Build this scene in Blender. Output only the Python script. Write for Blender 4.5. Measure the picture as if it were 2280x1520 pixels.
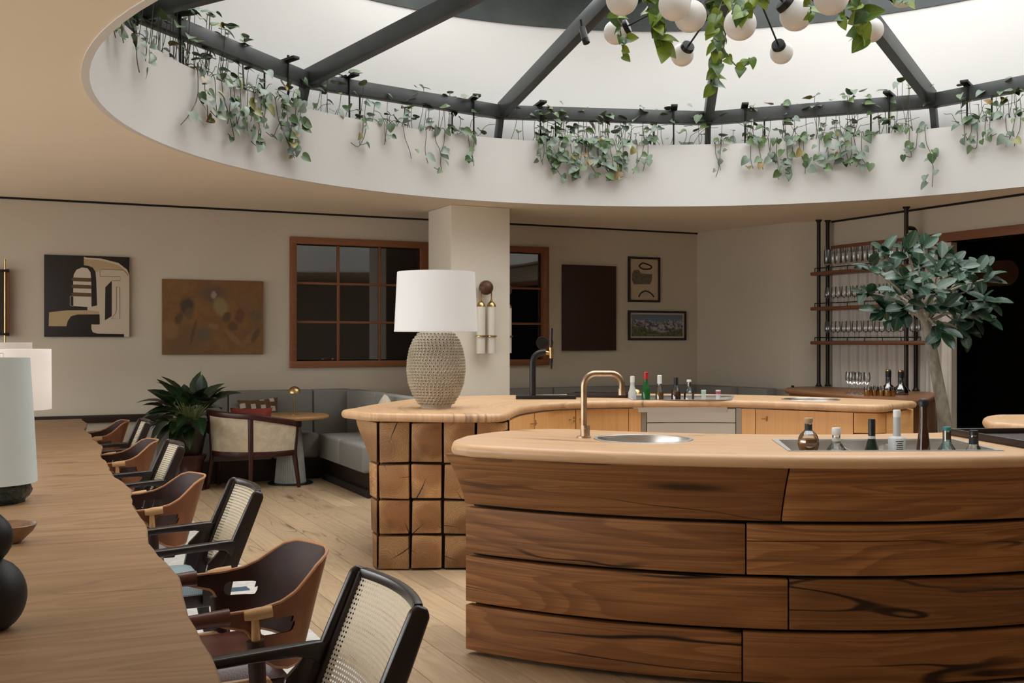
import bpy, bmesh, math, random
from mathutils import Vector, Matrix, Euler

for _o in list(bpy.data.objects):
    bpy.data.objects.remove(_o)
S = bpy.context.scene
COL = S.collection
random.seed(11)
PI = math.pi

# ---------------------------------------------------------------- camera
YAW = math.radians(25.4)
FPX = 2400.0
EYE = 1.55
cam_d = bpy.data.cameras.new('camera')
cam_d.sensor_width = 36.0
cam_d.lens = 36.0 * FPX / 2280.0
cam_d.clip_start = 0.05
cam = bpy.data.objects.new('camera', cam_d)
COL.objects.link(cam)
cam.location = (0, 0, EYE)
cam.rotation_euler = (PI / 2, 0, -YAW)
S.camera = cam

# ---------------------------------------------------------------- sky
world = bpy.data.worlds.new('sky')
S.world = world
world.use_nodes = True
_bg = world.node_tree.nodes['Background']
_bg.inputs['Color'].default_value = (0.945, 0.96, 0.965, 1)
_bg.inputs['Strength'].default_value = 5.0

S.view_settings.view_transform = 'Standard'
S.view_settings.look = 'None'
S.view_settings.gamma = 1.0
S.view_settings.use_curve_mapping = False
S.view_settings.exposure = 0.28

# portals in the roof opening and the added windows left of the camera: they only guide sky sampling
def portal(name, loc, rot, sx, sy):
    L = bpy.data.lights.new(name, 'AREA'); L.shape = 'RECTANGLE'; L.size = sx; L.size_y = sy
    L.cycles.is_portal = True
    o = bpy.data.objects.new(name, L); COL.objects.link(o)
    o.location = loc; o.rotation_euler = rot
portal('roof_portal', (4.85, 6.3, 5.9), (0, 0, 0), 9.9, 9.9)
portal('added_window_portal', (-3.7, 6.75, 1.55), (PI / 2, 0, -PI / 2), 10.5, 2.3)

# ---------------------------------------------------------------- survey helpers (photo measurements -> metres)
FX, FY = math.sin(YAW), math.cos(YAW)
RX, RY = math.cos(YAW), -math.sin(YAW)

def at_d(px, d):
    s = (px - 1140.0) / FPX
    return (d * (FX + RX * s), d * (FY + RY * s))

def zz(py, d):
    return EYE - (py - 760.0) * d / FPX

def at_z(px, py, z):
    return at_d(px, FPX * (EYE - z) / (py - 760.0))

def at_Y(px, py, Y):
    s = (px - 1140.0) / FPX
    d = Y / (FY + RY * s)
    return (d * (FX + RX * s), zz(py, d))

def at_X(px, py, X):
    s = (px - 1140.0) / FPX
    d = X / (FX + RX * s)
    return (d * (FY + RY * s), zz(py, d))

def p3(px, py, d):
    x, y = at_d(px, d)
    return Vector((x, y, zz(py, d)))

def interp(tab, x):
    if x <= tab[0][0]:
        return tab[0][1]
    for (a, fa), (b, fb) in zip(tab, tab[1:]):
        if x <= b:
            return fa + (fb - fa) * (x - a) / (b - a)
    return tab[-1][1]

# ---------------------------------------------------------------- mesh helpers
class Geo:
    def __init__(self):
        self.v = []; self.f = []; self.uv = None
    def add(self, v, f):
        n = len(self.v)
        self.v += [tuple(p) for p in v]
        self.f += [tuple(i + n for i in q) for q in f]
        return self
    def join(self, g, M=None):
        vs = g.v if M is None else [tuple(M @ Vector(p)) for p in g.v]
        return self.add(vs, g.f)
    def xf(self, M):
        self.v = [tuple(M @ Vector(p)) for p in self.v]
        return self

def box(x0, x1, y0, y1, z0, z1):
    v = [(x, y, z) for z in (z0, z1) for y in (y0, y1) for x in (x0, x1)]
    return Geo().add(v, [(0, 2, 3, 1), (4, 5, 7, 6), (0, 1, 5, 4), (2, 6, 7, 3), (0, 4, 6, 2), (1, 3, 7, 5)])

def cbox(c, s):
    return box(c[0] - s[0] / 2, c[0] + s[0] / 2, c[1] - s[1] / 2, c[1] + s[1] / 2, c[2] - s[2] / 2, c[2] + s[2] / 2)

def lathe(prof, n=32, capb=True, capt=True):
    v = []; f = []
    for r, z in prof:
        for k in range(n):
            a = 2 * PI * k / n
            v.append((r * math.cos(a), r * math.sin(a), z))
    for i in range(len(prof) - 1):
        for k in range(n):
            k2 = (k + 1) % n
            f.append((i * n + k, i * n + k2, (i + 1) * n + k2, (i + 1) * n + k))
    if capb and prof[0][0] > 1e-5:
        f.append(tuple(reversed(range(n))))
    if capt and prof[-1][0] > 1e-5:
        f.append(tuple((len(prof) - 1) * n + k for k in range(n)))
    return Geo().add(v, f)

def tube(path, rad, n=10, caps=True, sx=1.0, sy=1.0, up=None):
    P = [Vector(p) for p in path]
    if not isinstance(rad, (list, tuple)):
        rad = [rad] * len(P)
    v = []; f = []
    t0 = (P[1] - P[0]).normalized()
    ref = Vector(up) if up else (Vector((0, 0, 1)) if abs(t0.z) < 0.9 else Vector((0, 1, 0)))
    nrm = (ref - t0 * ref.dot(t0)).normalized()
    for i, p in enumerate(P):
        t = (P[min(i + 1, len(P) - 1)] - P[max(i - 1, 0)]).normalized()
        nn = nrm - t * nrm.dot(t)
        if nn.length > 1e-6:
            nrm = nn.normalized()
        b = t.cross(nrm)
        for k in range(n):
            a = 2 * PI * k / n
            v.append(tuple(p + (nrm * math.cos(a) * sx + b * math.sin(a) * sy) * rad[i]))
    for i in range(len(P) - 1):
        for k in range(n):
            k2 = (k + 1) % n
            f.append((i * n + k, i * n + k2, (i + 1) * n + k2, (i + 1) * n + k))
    if caps:
        f.append(tuple(reversed(range(n))))
        f.append(tuple((len(P) - 1) * n + k for k in range(n)))
    return Geo().add(v, f)

def sweep_rect(path, w, h, up=(0, 0, 1)):
    """rectangular bar along a path; w across, h along 'up' (numbers or lists)"""
    P = [Vector(p) for p in path]
    W = w if isinstance(w, (list, tuple)) else [w] * len(P)
    H = h if isinstance(h, (list, tuple)) else [h] * len(P)
    U = Vector(up)
    v = []; f = []
    for i, p in enumerate(P):
        t = (P[min(i + 1, len(P) - 1)] - P[max(i - 1, 0)]).normalized()
        s = t.cross(U).normalized()
        u = s.cross(t).normalized()
        for a, b in ((-1, -1), (1, -1), (1, 1), (-1, 1)):
            v.append(tuple(p + s * a * W[i] / 2 + u * b * H[i] / 2))
    for i in range(len(P) - 1):
        for k in range(4):
            k2 = (k + 1) % 4
            f.append((i * 4 + k, i * 4 + k2, (i + 1) * 4 + k2, (i + 1) * 4 + k))
    f.append((3, 2, 1, 0)); m = (len(P) - 1) * 4
    f.append((m, m + 1, m + 2, m + 3))
    return Geo().add(v, f)

def sphere(r, nu=20, nv=12, c=(0, 0, 0), sz=1.0):
    prof = [(max(r * math.sin(PI * i / nv), 1e-6), -r * math.cos(PI * i / nv) * sz) for i in range(nv + 1)]
    g = lathe(prof, nu, False, False)
    return g.xf(Matrix.Translation(c))

def catmull(pts, n=6, closed=False):
    P = [Vector(p) for p in pts]
    N = len(P); out = []
    rng = range(N) if closed else range(N - 1)
    for i in rng:
        if closed:
            p0, p1, p2, p3_ = P[i - 1], P[i], P[(i + 1) % N], P[(i + 2) % N]
        else:
            p0, p1, p2, p3_ = P[max(i - 1, 0)], P[i], P[i + 1], P[min(i + 2, N - 1)]
        for k in range(n):
            t = k / n
            out.append(0.5 * ((2 * p1) + (p2 - p0) * t + (2 * p0 - 5 * p1 + 4 * p2 - p3_) * t * t + (3 * p1 - p0 - 3 * p2 + p3_) * t ** 3))
    if not closed:
        out.append(P[-1])
    return out

def area2(o):
    return sum(o[i][0] * o[(i + 1) % len(o)][1] - o[(i + 1) % len(o)][0] * o[i][1] for i in range(len(o)))

def inset(o, d):
    """move a counter-clockwise outline inwards by d"""
    n = len(o); r = []
    for i in range(n):
        a, b = Vector(o[i - 1][:2]), Vector(o[(i + 1) % n][:2])
        t = (b - a).normalized()
        r.append((o[i][0] - t.y * d, o[i][1] + t.x * d))
    return r

def fill_loops(loops, z):
    """triangulated flat face bounded by the loops (first outer, others holes) -> Geo"""
    bm = bmesh.new(); es = []
    for L in loops:
        vs = [bm.verts.new((p[0], p[1], z)) for p in L]
        for i in range(len(vs)):
            es.append(bm.edges.new((vs[i], vs[(i + 1) % len(vs)])))
    bmesh.ops.triangle_fill(bm, edges=es, use_beauty=True)
    bm.verts.index_update()
    g = Geo().add([tuple(v.co) for v in bm.verts], [tuple(v.index for v in f.verts) for f in bm.faces])
    bm.free()
    return g

def slab(outline, z0, z1, lip, holes=(), seg=5):
    """board with a half-round edge; outline at its widest; holes are loops"""
    o = [tuple(p[:2]) for p in outline]
    if area2(o) < 0:
        o.reverse()
    n = len(o); g = Geo(); rings = []
    h = (z1 - z0) / 2
    for k in range(2 * seg + 1):
        a = -PI / 2 + PI * k / (2 * seg)
        L = inset(o, lip * (1 - math.cos(a)))
        rings.append([(p[0], p[1], (z0 + z1) / 2 + h * math.sin(a)) for p in L])
    v = [p for r in rings for p in r]; f = []
    for i in range(len(rings) - 1):
        for k in range(n):
            k2 = (k + 1) % n
            f.append((i * n + k, i * n + k2, (i + 1) * n + k2, (i + 1) * n + k))
    g.add(v, f)
    top = fill_loops([rings[-1]] + list(holes), z1)
    bot = fill_loops([rings[0]] + list(holes), z0)
    g.join(top); g.join(bot)
    for H in holes:
        m = len(H)
        g.add([(p[0], p[1], z0) for p in H] + [(p[0], p[1], z1) for p in H],
              [(k, (k + 1) % m, m + (k + 1) % m, m + k) for k in range(m)])
    return g

def prism(outline, z0, z1, holes=()):
    o = [tuple(p[:2]) for p in outline]
    n = len(o); g = Geo()
    g.add([(p[0], p[1], z0) for p in o] + [(p[0], p[1], z1) for p in o],
          [(k, (k + 1) % n, n + (k + 1) % n, n + k) for k in range(n)])
    g.join(fill_loops([o] + list(holes), z1)); g.join(fill_loops([o] + list(holes), z0))
    for H in holes:
        m = len(H)
        g.add([(p[0], p[1], z0) for p in H] + [(p[0], p[1], z1) for p in H],
              [(k, (k + 1) % m, m + (k + 1) % m, m + k) for k in range(m)])
    return g

def circle(cx, cy, r, n=32, a0=0.0):
    return [(cx + r * math.cos(a0 + 2 * PI * k / n), cy + r * math.sin(a0 + 2 * PI * k / n)) for k in range(n)]

def grid_sheet(fn, nu, nv, thick=0.0, closed_u=False):
    """surface fn(u,v)->Vector on [0,1]^2, optionally thickened along its normal"""
    P = [[Vector(fn(i / nu, j / nv)) for j in range(nv + 1)] for i in range(nu + 1)]
    def nor(i, j):
        a = P[min(i + 1, nu)][j] - P[max(i - 1, 0)][j]
        b = P[i][min(j + 1, nv)] - P[i][max(j - 1, 0)]
        c = a.cross(b)
        return c.normalized() if c.length > 1e-9 else Vector((0, 0, 1))
    g = Geo(); m = nv + 1
    top = [tuple(P[i][j] + nor(i, j) * thick / 2) for i in range(nu + 1) for j in range(m)]
    q = [(i * m + j, (i + 1) * m + j, (i + 1) * m + j + 1, i * m + j + 1) for i in range(nu) for j in range(nv)]
    if thick == 0:
        g.add(top, q)
        return g
    bot = [tuple(P[i][j] - nor(i, j) * thick / 2) for i in range(nu + 1) for j in range(m)]
    N = len(top)
    f = list(q) + [tuple(N + k for k in reversed(t)) for t in q]
    ring = [i * m for i in range(nu + 1)] + [nu * m + j for j in range(1, m)] + [i * m + nv for i in range(nu - 1, -1, -1)] + [j for j in range(nv - 1, 0, -1)]
    for k in range(len(ring)):
        a, b = ring[k], ring[(k + 1) % len(ring)]
        f.append((b, a, N + a, N + b))
    g.add(top + bot, f)
    return g

MESHN = [0]
def mesh_of(name, g, mat, smooth=35, bevel=0.0, bseg=2, uvf=None, uaxis=None, recalc=True):
    me = bpy.data.meshes.new(name)
    me.from_pydata(g.v, [], g.f)
    bm = bmesh.new(); bm.from_mesh(me)
    if recalc:
        bmesh.ops.remove_doubles(bm, verts=bm.verts, dist=1e-5)
        bmesh.ops.recalc_face_normals(bm, faces=bm.faces)
    if bevel > 0:
        es = [e for e in bm.edges if len(e.link_faces) == 2 and e.calc_face_angle(0) > 0.5]
        bmesh.ops.bevel(bm, geom=es, offset=bevel, segments=bseg, affect='EDGES', profile=0.5, clamp_overlap=True)
    uvl = bm.loops.layers.uv.new('uv')
    if uvf is None:
        if uaxis is None:
            mn = [min(v.co[k] for v in bm.verts) for k in range(3)]
            mx = [max(v.co[k] for v in bm.verts) for k in range(3)]
            uaxis = max(range(3), key=lambda k: mx[k] - mn[k])
        others = [k for k in range(3) if k != uaxis]
        for fc in bm.faces:
            nn = fc.normal
            drop = max(others, key=lambda k: abs(nn[k]))
            va = [k for k in others if k != drop][0]
            for l in fc.loops:
                l[uvl].uv = (l.vert.co[uaxis], l.vert.co[va] + 0.37 * l.vert.co[drop])
    else:
        for fc in bm.faces:
            for l in fc.loops:
                l[uvl].uv = uvf(l.vert.co)
    bm.to_mesh(me); bm.free()
    if smooth:
        for p in me.polygons:
            p.use_smooth = True
        me.set_sharp_from_angle(angle=math.radians(smooth))
    if mat is not None:
        me.materials.append(mat)
    return me

def mk(name, g, mat, parent=None, loc=None, rot=None, **kw):
    me = mesh_of(name, g, mat, **kw)
    o = bpy.data.objects.new(name, me)
    COL.objects.link(o)
    if parent is not None:
        o.parent = parent
    if loc is not None:
        o.location = loc
    if rot is not None:
        o.rotation_euler = rot
    return o

def inst(name, me, parent=None, loc=None, rot=None, mat4=None):
    o = bpy.data.objects.new(name, me)
    COL.objects.link(o)
    if parent is not None:
        o.parent = parent
    if mat4 is not None:
        o.matrix_local = mat4
    else:
        if loc is not None: o.location = loc
        if rot is not None: o.rotation_euler = rot
    return o

def tag(o, label, cat, group=None, kind=None):
    o['label'] = label; o['category'] = cat
    if group: o['group'] = group
    if kind: o['kind'] = kind
    return o

def thing(name, label, cat, loc=(0, 0, 0), rz=0.0, group=None):
    o = bpy.data.objects.new(name, None)
    COL.objects.link(o)
    o.empty_display_size = 0.1
    o.location = loc; o.rotation_euler = (0, 0, rz)
    return tag(o, label, cat, group)

def struct(name, g, mat, parent=None, **kw):
    o = mk(name, g, mat, parent, **kw)
    o['kind'] = 'structure'
    return o

def copy_tree(o, parent=None):
    c = o.copy(); COL.objects.link(c)
    if parent is not None:
        c.parent = parent
    for ch in list(o.children):
        copy_tree(ch, c)
    return c

# ---------------------------------------------------------------- material helpers
class NB:
    def __init__(self, name):
        self.m = bpy.data.materials.new(name)
        self.m.use_nodes = True
        self.t = self.m.node_tree
        self.b = self.t.nodes['Principled BSDF']
        self.out = self.t.nodes['Material Output']
    def n(self, typ, **kw):
        nd = self.t.nodes.new(typ)
        for k, v in kw.items():
            setattr(nd, k, v)
        return nd
    def L(self, a, b):
        self.t.links.new(a, b)
    def put(self, sock, val):
        if isinstance(val, bpy.types.NodeSocket):
            self.L(val, sock)
        elif isinstance(val, tuple) and len(val) == 3 and sock.type == 'RGBA':
            sock.default_value = (*val, 1)
        else:
            sock.default_value = val
    def math(self, op, a, b=0.0, c=None, clamp=False):
        nd = self.n('ShaderNodeMath', operation=op, use_clamp=clamp)
        self.put(nd.inputs[0], a); self.put(nd.inputs[1], b)
        if c is not None: self.put(nd.inputs[2], c)
        return nd.outputs[0]
    def vmath(self, op, a, b=(0, 0, 0)):
        nd = self.n('ShaderNodeVectorMath', operation=op)
        self.put(nd.inputs[0], a); self.put(nd.inputs[1], b)
        return nd.outputs['Value'] if op in ('LENGTH', 'DOT_PRODUCT', 'DISTANCE') else nd.outputs[0]
    def mix(self, fac, a, b, mode='MIX'):
        nd = self.n('ShaderNodeMix', data_type='RGBA', blend_type=mode)
        self.put(nd.inputs[0], fac); self.put(nd.inputs[6], a); self.put(nd.inputs[7], b)
        return nd.outputs[2]
    def noise(self, vec, scale, detail=2.0, rough=0.5, dist=0.0):
        nd = self.n('ShaderNodeTexNoise')
        if vec is not None: self.L(vec, nd.inputs['Vector'])
        nd.inputs['Scale'].default_value = scale; nd.inputs['Detail'].default_value = detail
        nd.inputs['Roughness'].default_value = rough; nd.inputs['Distortion'].default_value = dist
        return nd.outputs[0]
    def sm(self, x, a, b, lo=0.0, hi=1.0):
        nd = self.n('ShaderNodeMapRange', interpolation_type='SMOOTHSTEP')
        self.put(nd.inputs[0], x)
        for i, q in enumerate((a, b, lo, hi)):
            self.put(nd.inputs[i + 1], q)
        return nd.outputs[0]
    def xyz(self, x, y, z):
        nd = self.n('ShaderNodeCombineXYZ')
        self.put(nd.inputs[0], x); self.put(nd.inputs[1], y); self.put(nd.inputs[2], z)
        return nd.outputs[0]
    def sep(self, v):
        nd = self.n('ShaderNodeSeparateXYZ'); self.L(v, nd.inputs[0])
        return nd.outputs
    def bump(self, h, strength=0.2, dist=0.01):
        nd = self.n('ShaderNodeBump')
        nd.inputs['Strength'].default_value = strength; nd.inputs['Distance'].default_value = dist
        self.L(h, nd.inputs['Height']); self.L(nd.outputs[0], self.b.inputs['Normal'])
    def obj(self):
        return self.n('ShaderNodeTexCoord').outputs['Object']
    def uv(self):
        nd = self.n('ShaderNodeUVMap'); nd.uv_map = 'uv'
        return nd.outputs[0]
    def rnd(self):
        return self.n('ShaderNodeObjectInfo').outputs['Random']
    def set(self, **kw):
        for k, v in kw.items():
            self.put(self.b.inputs[k.replace('_', ' ')], v)
        return self

def plain(name, col, rough=0.5, metal=0.0, var=0.0, vscale=6.0, bump=0.0, bscale=60.0, **kw):
    b = NB(name)
    c = col
    if var > 0 or bump > 0:
        co = b.obj()
    if var > 0:
        nz = b.noise(co, vscale, 4, 0.6)
        c = b.mix(b.sm(nz, 0.3, 0.7), tuple(x * (1 - var) for x in col), tuple(min(1, x * (1 + var)) for x in col))
    b.set(Base_Color=c, Roughness=rough, Metallic=metal)
    if bump > 0:
        b.bump(b.noise(co, bscale, 3), bump)
    for k, v in kw.items():
        b.set(**{k: v})
    return b.m

def wood(name, light, mid, dark, su=1.0, sv=1.0, rings=0.6, crack=0.4, knots=0.6, tone=0.25, rough=0.5, bump=0.12, fine=0.35, rvar=0.12, spec=0.4):
    b = NB(name)
    uv = b.uv(); r = b.rnd()
    s = b.sep(uv)
    u = b.math('ADD', b.math('MULTIPLY', s[0], su), b.math('MULTIPLY', r, 53.7))
    v = b.math('ADD', b.math('MULTIPLY', s[1], sv), b.math('MULTIPLY', r, 31.3))
    w = b.math('MULTIPLY', r, 9.1)
    def P(a, c):
        return b.xyz(b.math('MULTIPLY', u, a), b.math('MULTIPLY', v, c), w)
    warp = b.noise(P(0.8, 2.5), 1.0, 3, 0.55, 0.4)
    # cathedral rings
    fld = b.noise(P(0.55, 3.2), 1.0, 2, 0.5, 0.7)
    ph = b.math('FRACT', b.math('ADD', b.math('MULTIPLY', fld, 16.0), b.math('MULTIPLY', warp, 3.0)))
    rg = b.math('MULTIPLY', b.sm(ph, 0.1, 0.85), b.sm(ph, 1.0, 0.9))
    fib = b.noise(P(3.0, 110.0), 1.0, 3, 0.65)
    fib2 = b.noise(P(1.2, 26.0), 1.0, 3, 0.6, 0.3)
    c = b.mix(b.math('MULTIPLY', rg, rings), light, mid)
    c = b.mix(b.math('MULTIPLY', b.sm(fib, 0.42, 0.7), fine), c, mid)
    c = b.mix(b.math('MULTIPLY', b.sm(fib2, 0.5, 0.75), fine * 0.8), c, dark)
    tn = b.noise(P(0.5, 1.1), 1.0, 2)
    c = b.mix(b.math('MULTIPLY', b.sm(tn, 0.35, 0.75), tone), c, mid)
    # board to board tone
    k = b.math('ADD', 1.0 - rvar, b.math('MULTIPLY', b.math('FRACT', b.math('MULTIPLY', r, 7.31)), 2 * rvar))
    c = b.mix(1.0, c, b.xyz(k, k, k), 'MULTIPLY')
    hgt = b.math('MULTIPLY', fib, 0.3)
    if knots > 0:
        vo = b.n('ShaderNodeTexVoronoi'); vo.inputs['Scale'].default_value = 1.0
        b.L(b.xyz(b.math('ADD', b.math('MULTIPLY', u, 1.15), b.math('MULTIPLY', warp, 0.25)), b.math('ADD', b.math('MULTIPLY', v, 3.6), b.math('MULTIPLY', warp, 0.5)), w), vo.inputs['Vector'])
        sel = b.sm(b.sep(vo.outputs['Color'])[0], 0.45, 0.55)
        kn = b.math('MULTIPLY', b.sm(vo.outputs['Distance'], 0.20, 0.04), sel)
        halo = b.math('MULTIPLY', b.sm(vo.outputs['Distance'], 0.42, 0.1), sel)
        c = b.mix(b.math('MULTIPLY', halo, 0.35 * knots), c, mid)
        c = b.mix(b.math('MULTIPLY', kn, knots), c, dark)
    if crack > 0:
        rid = b.math('ABSOLUTE', b.math('SUBTRACT', b.noise(P(0.55, 2.4), 1.0, 3, 0.55, 0.3), 0.5))
        msk = b.sm(b.noise(P(1.1, 2.2), 1.0, 1), 0.48, 0.6)
        ck = b.math('MULTIPLY', b.sm(rid, 0.010, 0.002), msk)
        c = b.mix(b.math('MULTIPLY', ck, crack), c, tuple(x * 0.25 for x in dark))
        hgt = b.math('SUBTRACT', hgt, b.math('MULTIPLY', ck, 1.0))
    b.set(Base_Color=c, Roughness=b.math('ADD', rough, b.math('MULTIPLY', fib2, 0.12)))
    b.put(b.b.inputs['Specular IOR Level'], spec)
    b.bump(hgt, bump, 0.004)
    return b.m

def end_grain(name, light, mid, dark):
    b = NB(name)
    co = b.obj(); r = b.rnd()
    wn = b.n('ShaderNodeTexWhiteNoise', noise_dimensions='1D')
    b.L(b.math('MULTIPLY', r, 91.7), wn.inputs['W'])
    q = b.sep(wn.outputs['Color'])
    s = b.sep(co)
    nz = b.noise(co, 9.0, 3, 0.6)
    dx = b.math('SUBTRACT', s[0], b.math('MULTIPLY', b.math('SUBTRACT', q[0], 0.5), 0.17))
    dz = b.math('SUBTRACT', s[2], b.math('MULTIPLY', b.math('SUBTRACT', q[1], 0.5), 0.17))
    v2 = b.xyz(dx, dz, 0.0)
    d = b.math('ADD', b.vmath('LENGTH', v2), b.math('MULTIPLY', nz, 0.075))
    ph = b.math('FRACT', b.math('MULTIPLY', d, 75.0))
    rg = b.math('MULTIPLY', b.sm(ph, 0.0, 0.8), b.sm(ph, 1.0, 0.88))
    heart = b.sm(d, b.math('ADD', 0.13, b.math('MULTIPLY', q[2], 0.09)), b.math('ADD', 0.07, b.math('MULTIPLY', q[2], 0.07)))
    c = b.mix(b.math('MULTIPLY', heart, b.math('ADD', 0.5, b.math('MULTIPLY', q[0], 0.45))), light, mid)
    c = b.mix(b.math('MULTIPLY', rg, 0.45), c, b.mix(0.35, mid, dark))
    fib = b.noise(co, 70.0, 3, 0.7)
    c = b.mix(b.math('MULTIPLY', b.sm(fib, 0.45, 0.75), 0.35), c, mid)
    pat = b.noise(co, 6.0, 2)
    c = b.mix(b.math('MULTIPLY', b.sm(pat, 0.45, 0.75), b.math('MULTIPLY', q[0], 0.75)), c, dark)
    hgt = b.math('MULTIPLY', rg, -0.2)
    for j, (a, k) in enumerate(((0.0, 1.0), (2.3, 0.7))):
        an = b.math('ADD', b.math('MULTIPLY', q[j], 6.28), a)
        ca, sa = b.math('COSINE', an), b.math('SINE', an)
        along = b.math('ADD', b.math('MULTIPLY', dx, ca), b.math('MULTIPLY', dz, sa))
        cross = b.math('ABSOLUTE', b.math('ADD', b.math('SUBTRACT', b.math('MULTIPLY', dx, sa), b.math('MULTIPLY', dz, ca)), b.math('MULTIPLY', b.math('SUBTRACT', nz, 0.5), 0.02)))
        wid = b.math('MULTIPLY', b.sm(along, 0.03, 0.16), 0.0035 * k)
        ck = b.math('MULTIPLY', b.math('LESS_THAN', cross, wid), b.math('GREATER_THAN', along, 0.05 + 0.02 * j))
        c = b.mix(ck, c, tuple(x * 0.12 for x in dark))
        hgt = b.math('SUBTRACT', hgt, ck)
    k = b.math('ADD', 0.62, b.math('MULTIPLY', q[1], 0.5))
    c = b.mix(1.0, c, b.xyz(k, k, k), 'MULTIPLY')
    b.set(Base_Color=c, Roughness=0.6)
    b.bump(hgt, 0.25, 0.004)
    return b.m

def glassy(name, tint=(1, 1, 1), clear=0.85, rough=0.02):
    """thin glass: mostly clear with a fresnel reflection"""
    b = NB(name)
    tr = b.n('ShaderNodeBsdfTransparent'); tr.inputs[0].default_value = (*tint, 1)
    gl = b.n('ShaderNodeBsdfGlossy'); gl.inputs['Roughness'].default_value = rough
    gl.inputs['Color'].default_value = (1, 1, 1, 1)
    fr = b.n('ShaderNodeFresnel'); fr.inputs['IOR'].default_value = 1.5
    fac = b.math('ADD', fr.outputs[0], 1.0 - clear, clamp=True)
    mx = b.n('ShaderNodeMixShader')
    b.L(fac, mx.inputs[0]); b.L(tr.outputs[0], mx.inputs[1]); b.L(gl.outputs[0], mx.inputs[2])
    b.L(mx.outputs[0], b.out.inputs['Surface'])
    return b.m
# ================================================================ materials
M = {}
def plaster(name, col, var=0.06):
    b = NB(name); co = b.obj()
    n1 = b.noise(co, 0.9, 4, 0.6); n2 = b.noise(co, 5.0, 4, 0.65)
    c = b.mix(b.sm(n1, 0.3, 0.7), tuple(x * (1 - var) for x in col), col)
    c = b.mix(b.math('MULTIPLY', b.sm(n2, 0.4, 0.75), 0.35), c, tuple(x * (1 - 1.2 * var) for x in col))
    b.set(Base_Color=c, Roughness=0.85)
    b.bump(n2, 0.06, 0.01)
    return b.m
M['wall'] = plaster('beige_plaster', (0.54, 0.475, 0.38))
M['ceil'] = plaster('warm_ceiling_paint', (0.86, 0.75, 0.60), 0.03)
M['drum'] = plaster('white_render', (0.67, 0.655, 0.63), 0.02)
M['column'] = plaster('pale_column_plaster', (0.76, 0.69, 0.58), 0.03)
M['darkroom'] = plain('dark_room_shade', (0.018, 0.016, 0.015), 0.9)  # near black for unlit spaces, their darkness put into the colour
M['fascia'] = plain('dark_green_grey_metal', (0.035, 0.042, 0.04), 0.35, var=0.25, vscale=3)
M['steel'] = plain('grey_black_painted_steel', (0.050, 0.054, 0.054), 0.42, var=0.15, vscale=4)
M['blackmetal'] = plain('black_metal', (0.012, 0.011, 0.011), 0.4, 0.3)
M['trimdark'] = plain('dark_stained_trim', (0.022, 0.011, 0.008), 0.45)
M['gap'] = plain('black_shadow_gap', (0.01, 0.006, 0.004), 0.9)
M['oakfloor'] = wood('oak_floorboard', (0.51, 0.37, 0.23), (0.37, 0.25, 0.145), (0.13, 0.08, 0.045), su=0.8, rings=0.45, crack=0.5, knots=0.7, tone=0.4, rough=0.42, rvar=0.16, spec=0.35, fine=0.3)
M['oaktop'] = wood('pale_oak_worktop', (0.60, 0.375, 0.205), (0.47, 0.27, 0.135), (0.20, 0.10, 0.045), su=0.55, rings=0.45, crack=0.6, knots=0.6, tone=0.3, rough=0.33, rvar=0.03, spec=0.45, fine=0.3)
M['oaktable'] = wood('oak_table_slab', (0.33, 0.20, 0.105), (0.25, 0.145, 0.072), (0.12, 0.064, 0.03), su=0.55, sv=0.62, rings=0.85, crack=0.35, knots=0.4, tone=0.3, rough=0.4, rvar=0.02, spec=0.35, fine=0.3)
M['oakplank'] = wood('rustic_brown_oak', (0.37, 0.165, 0.054), (0.20, 0.078, 0.023), (0.038, 0.015, 0.006), su=0.6, sv=1.25, rings=0.75, crack=0.95, knots=0.95, tone=0.6, rough=0.5, rvar=0.2, bump=0.25, spec=0.3, fine=0.75)
M['oakdoor'] = wood('honey_oak_veneer', (0.80, 0.44, 0.175), (0.68, 0.345, 0.125), (0.40, 0.18, 0.06), su=0.5, rings=0.25, crack=0.0, knots=0.0, tone=0.3, rough=0.4, rvar=0.06, fine=0.35)
M['oakend'] = end_grain('oak_end_grain', (0.60, 0.335, 0.135), (0.29, 0.118, 0.036), (0.11, 0.038, 0.011))
M['winwood'] = wood('red_brown_window_wood', (0.235, 0.088, 0.035), (0.17, 0.062, 0.025), (0.08, 0.028, 0.012), rings=0.3, crack=0.0, knots=0.0, rough=0.4, rvar=0.04)
M['shelfwood'] = wood('walnut_shelf', (0.20, 0.078, 0.034), (0.14, 0.052, 0.022), (0.06, 0.02, 0.01), rings=0.3, crack=0.0, knots=0.0, rough=0.35, rvar=0.05)
M['cabwood'] = wood('brown_cabinet_wood', (0.27, 0.12, 0.052), (0.19, 0.078, 0.033), (0.08, 0.03, 0.013), rings=0.35, crack=0.2, knots=0.3, rough=0.35, rvar=0.05)
M['mahog'] = wood('mahogany_frame', (0.052, 0.012, 0.008), (0.032, 0.008, 0.006), (0.016, 0.005, 0.004), rings=0.3, crack=0.0, knots=0.0, rough=0.3, rvar=0.05)
M['wenge'] = wood('dark_wenge_wood', (0.016, 0.008, 0.0065), (0.010, 0.005, 0.0045), (0.005, 0.003, 0.003), rings=0.3, crack=0.0, knots=0.0, rough=0.25, rvar=0.05, spec=0.6)
M['ash'] = wood('light_ash_rod', (0.56, 0.33, 0.15), (0.47, 0.26, 0.11), (0.3, 0.15, 0.06), rings=0.25, crack=0.0, knots=0.0, rough=0.35, rvar=0.04)
M['dkglass'] = plain('unlit_window_glass', (0.004, 0.005, 0.006), 0.03, IOR=2.1)  # near-black panes carry the darkness of the unlit space behind them
M['brass'] = plain('aged_brass', (0.52, 0.36, 0.17), 0.28, 1.0, var=0.12, vscale=12)
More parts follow.
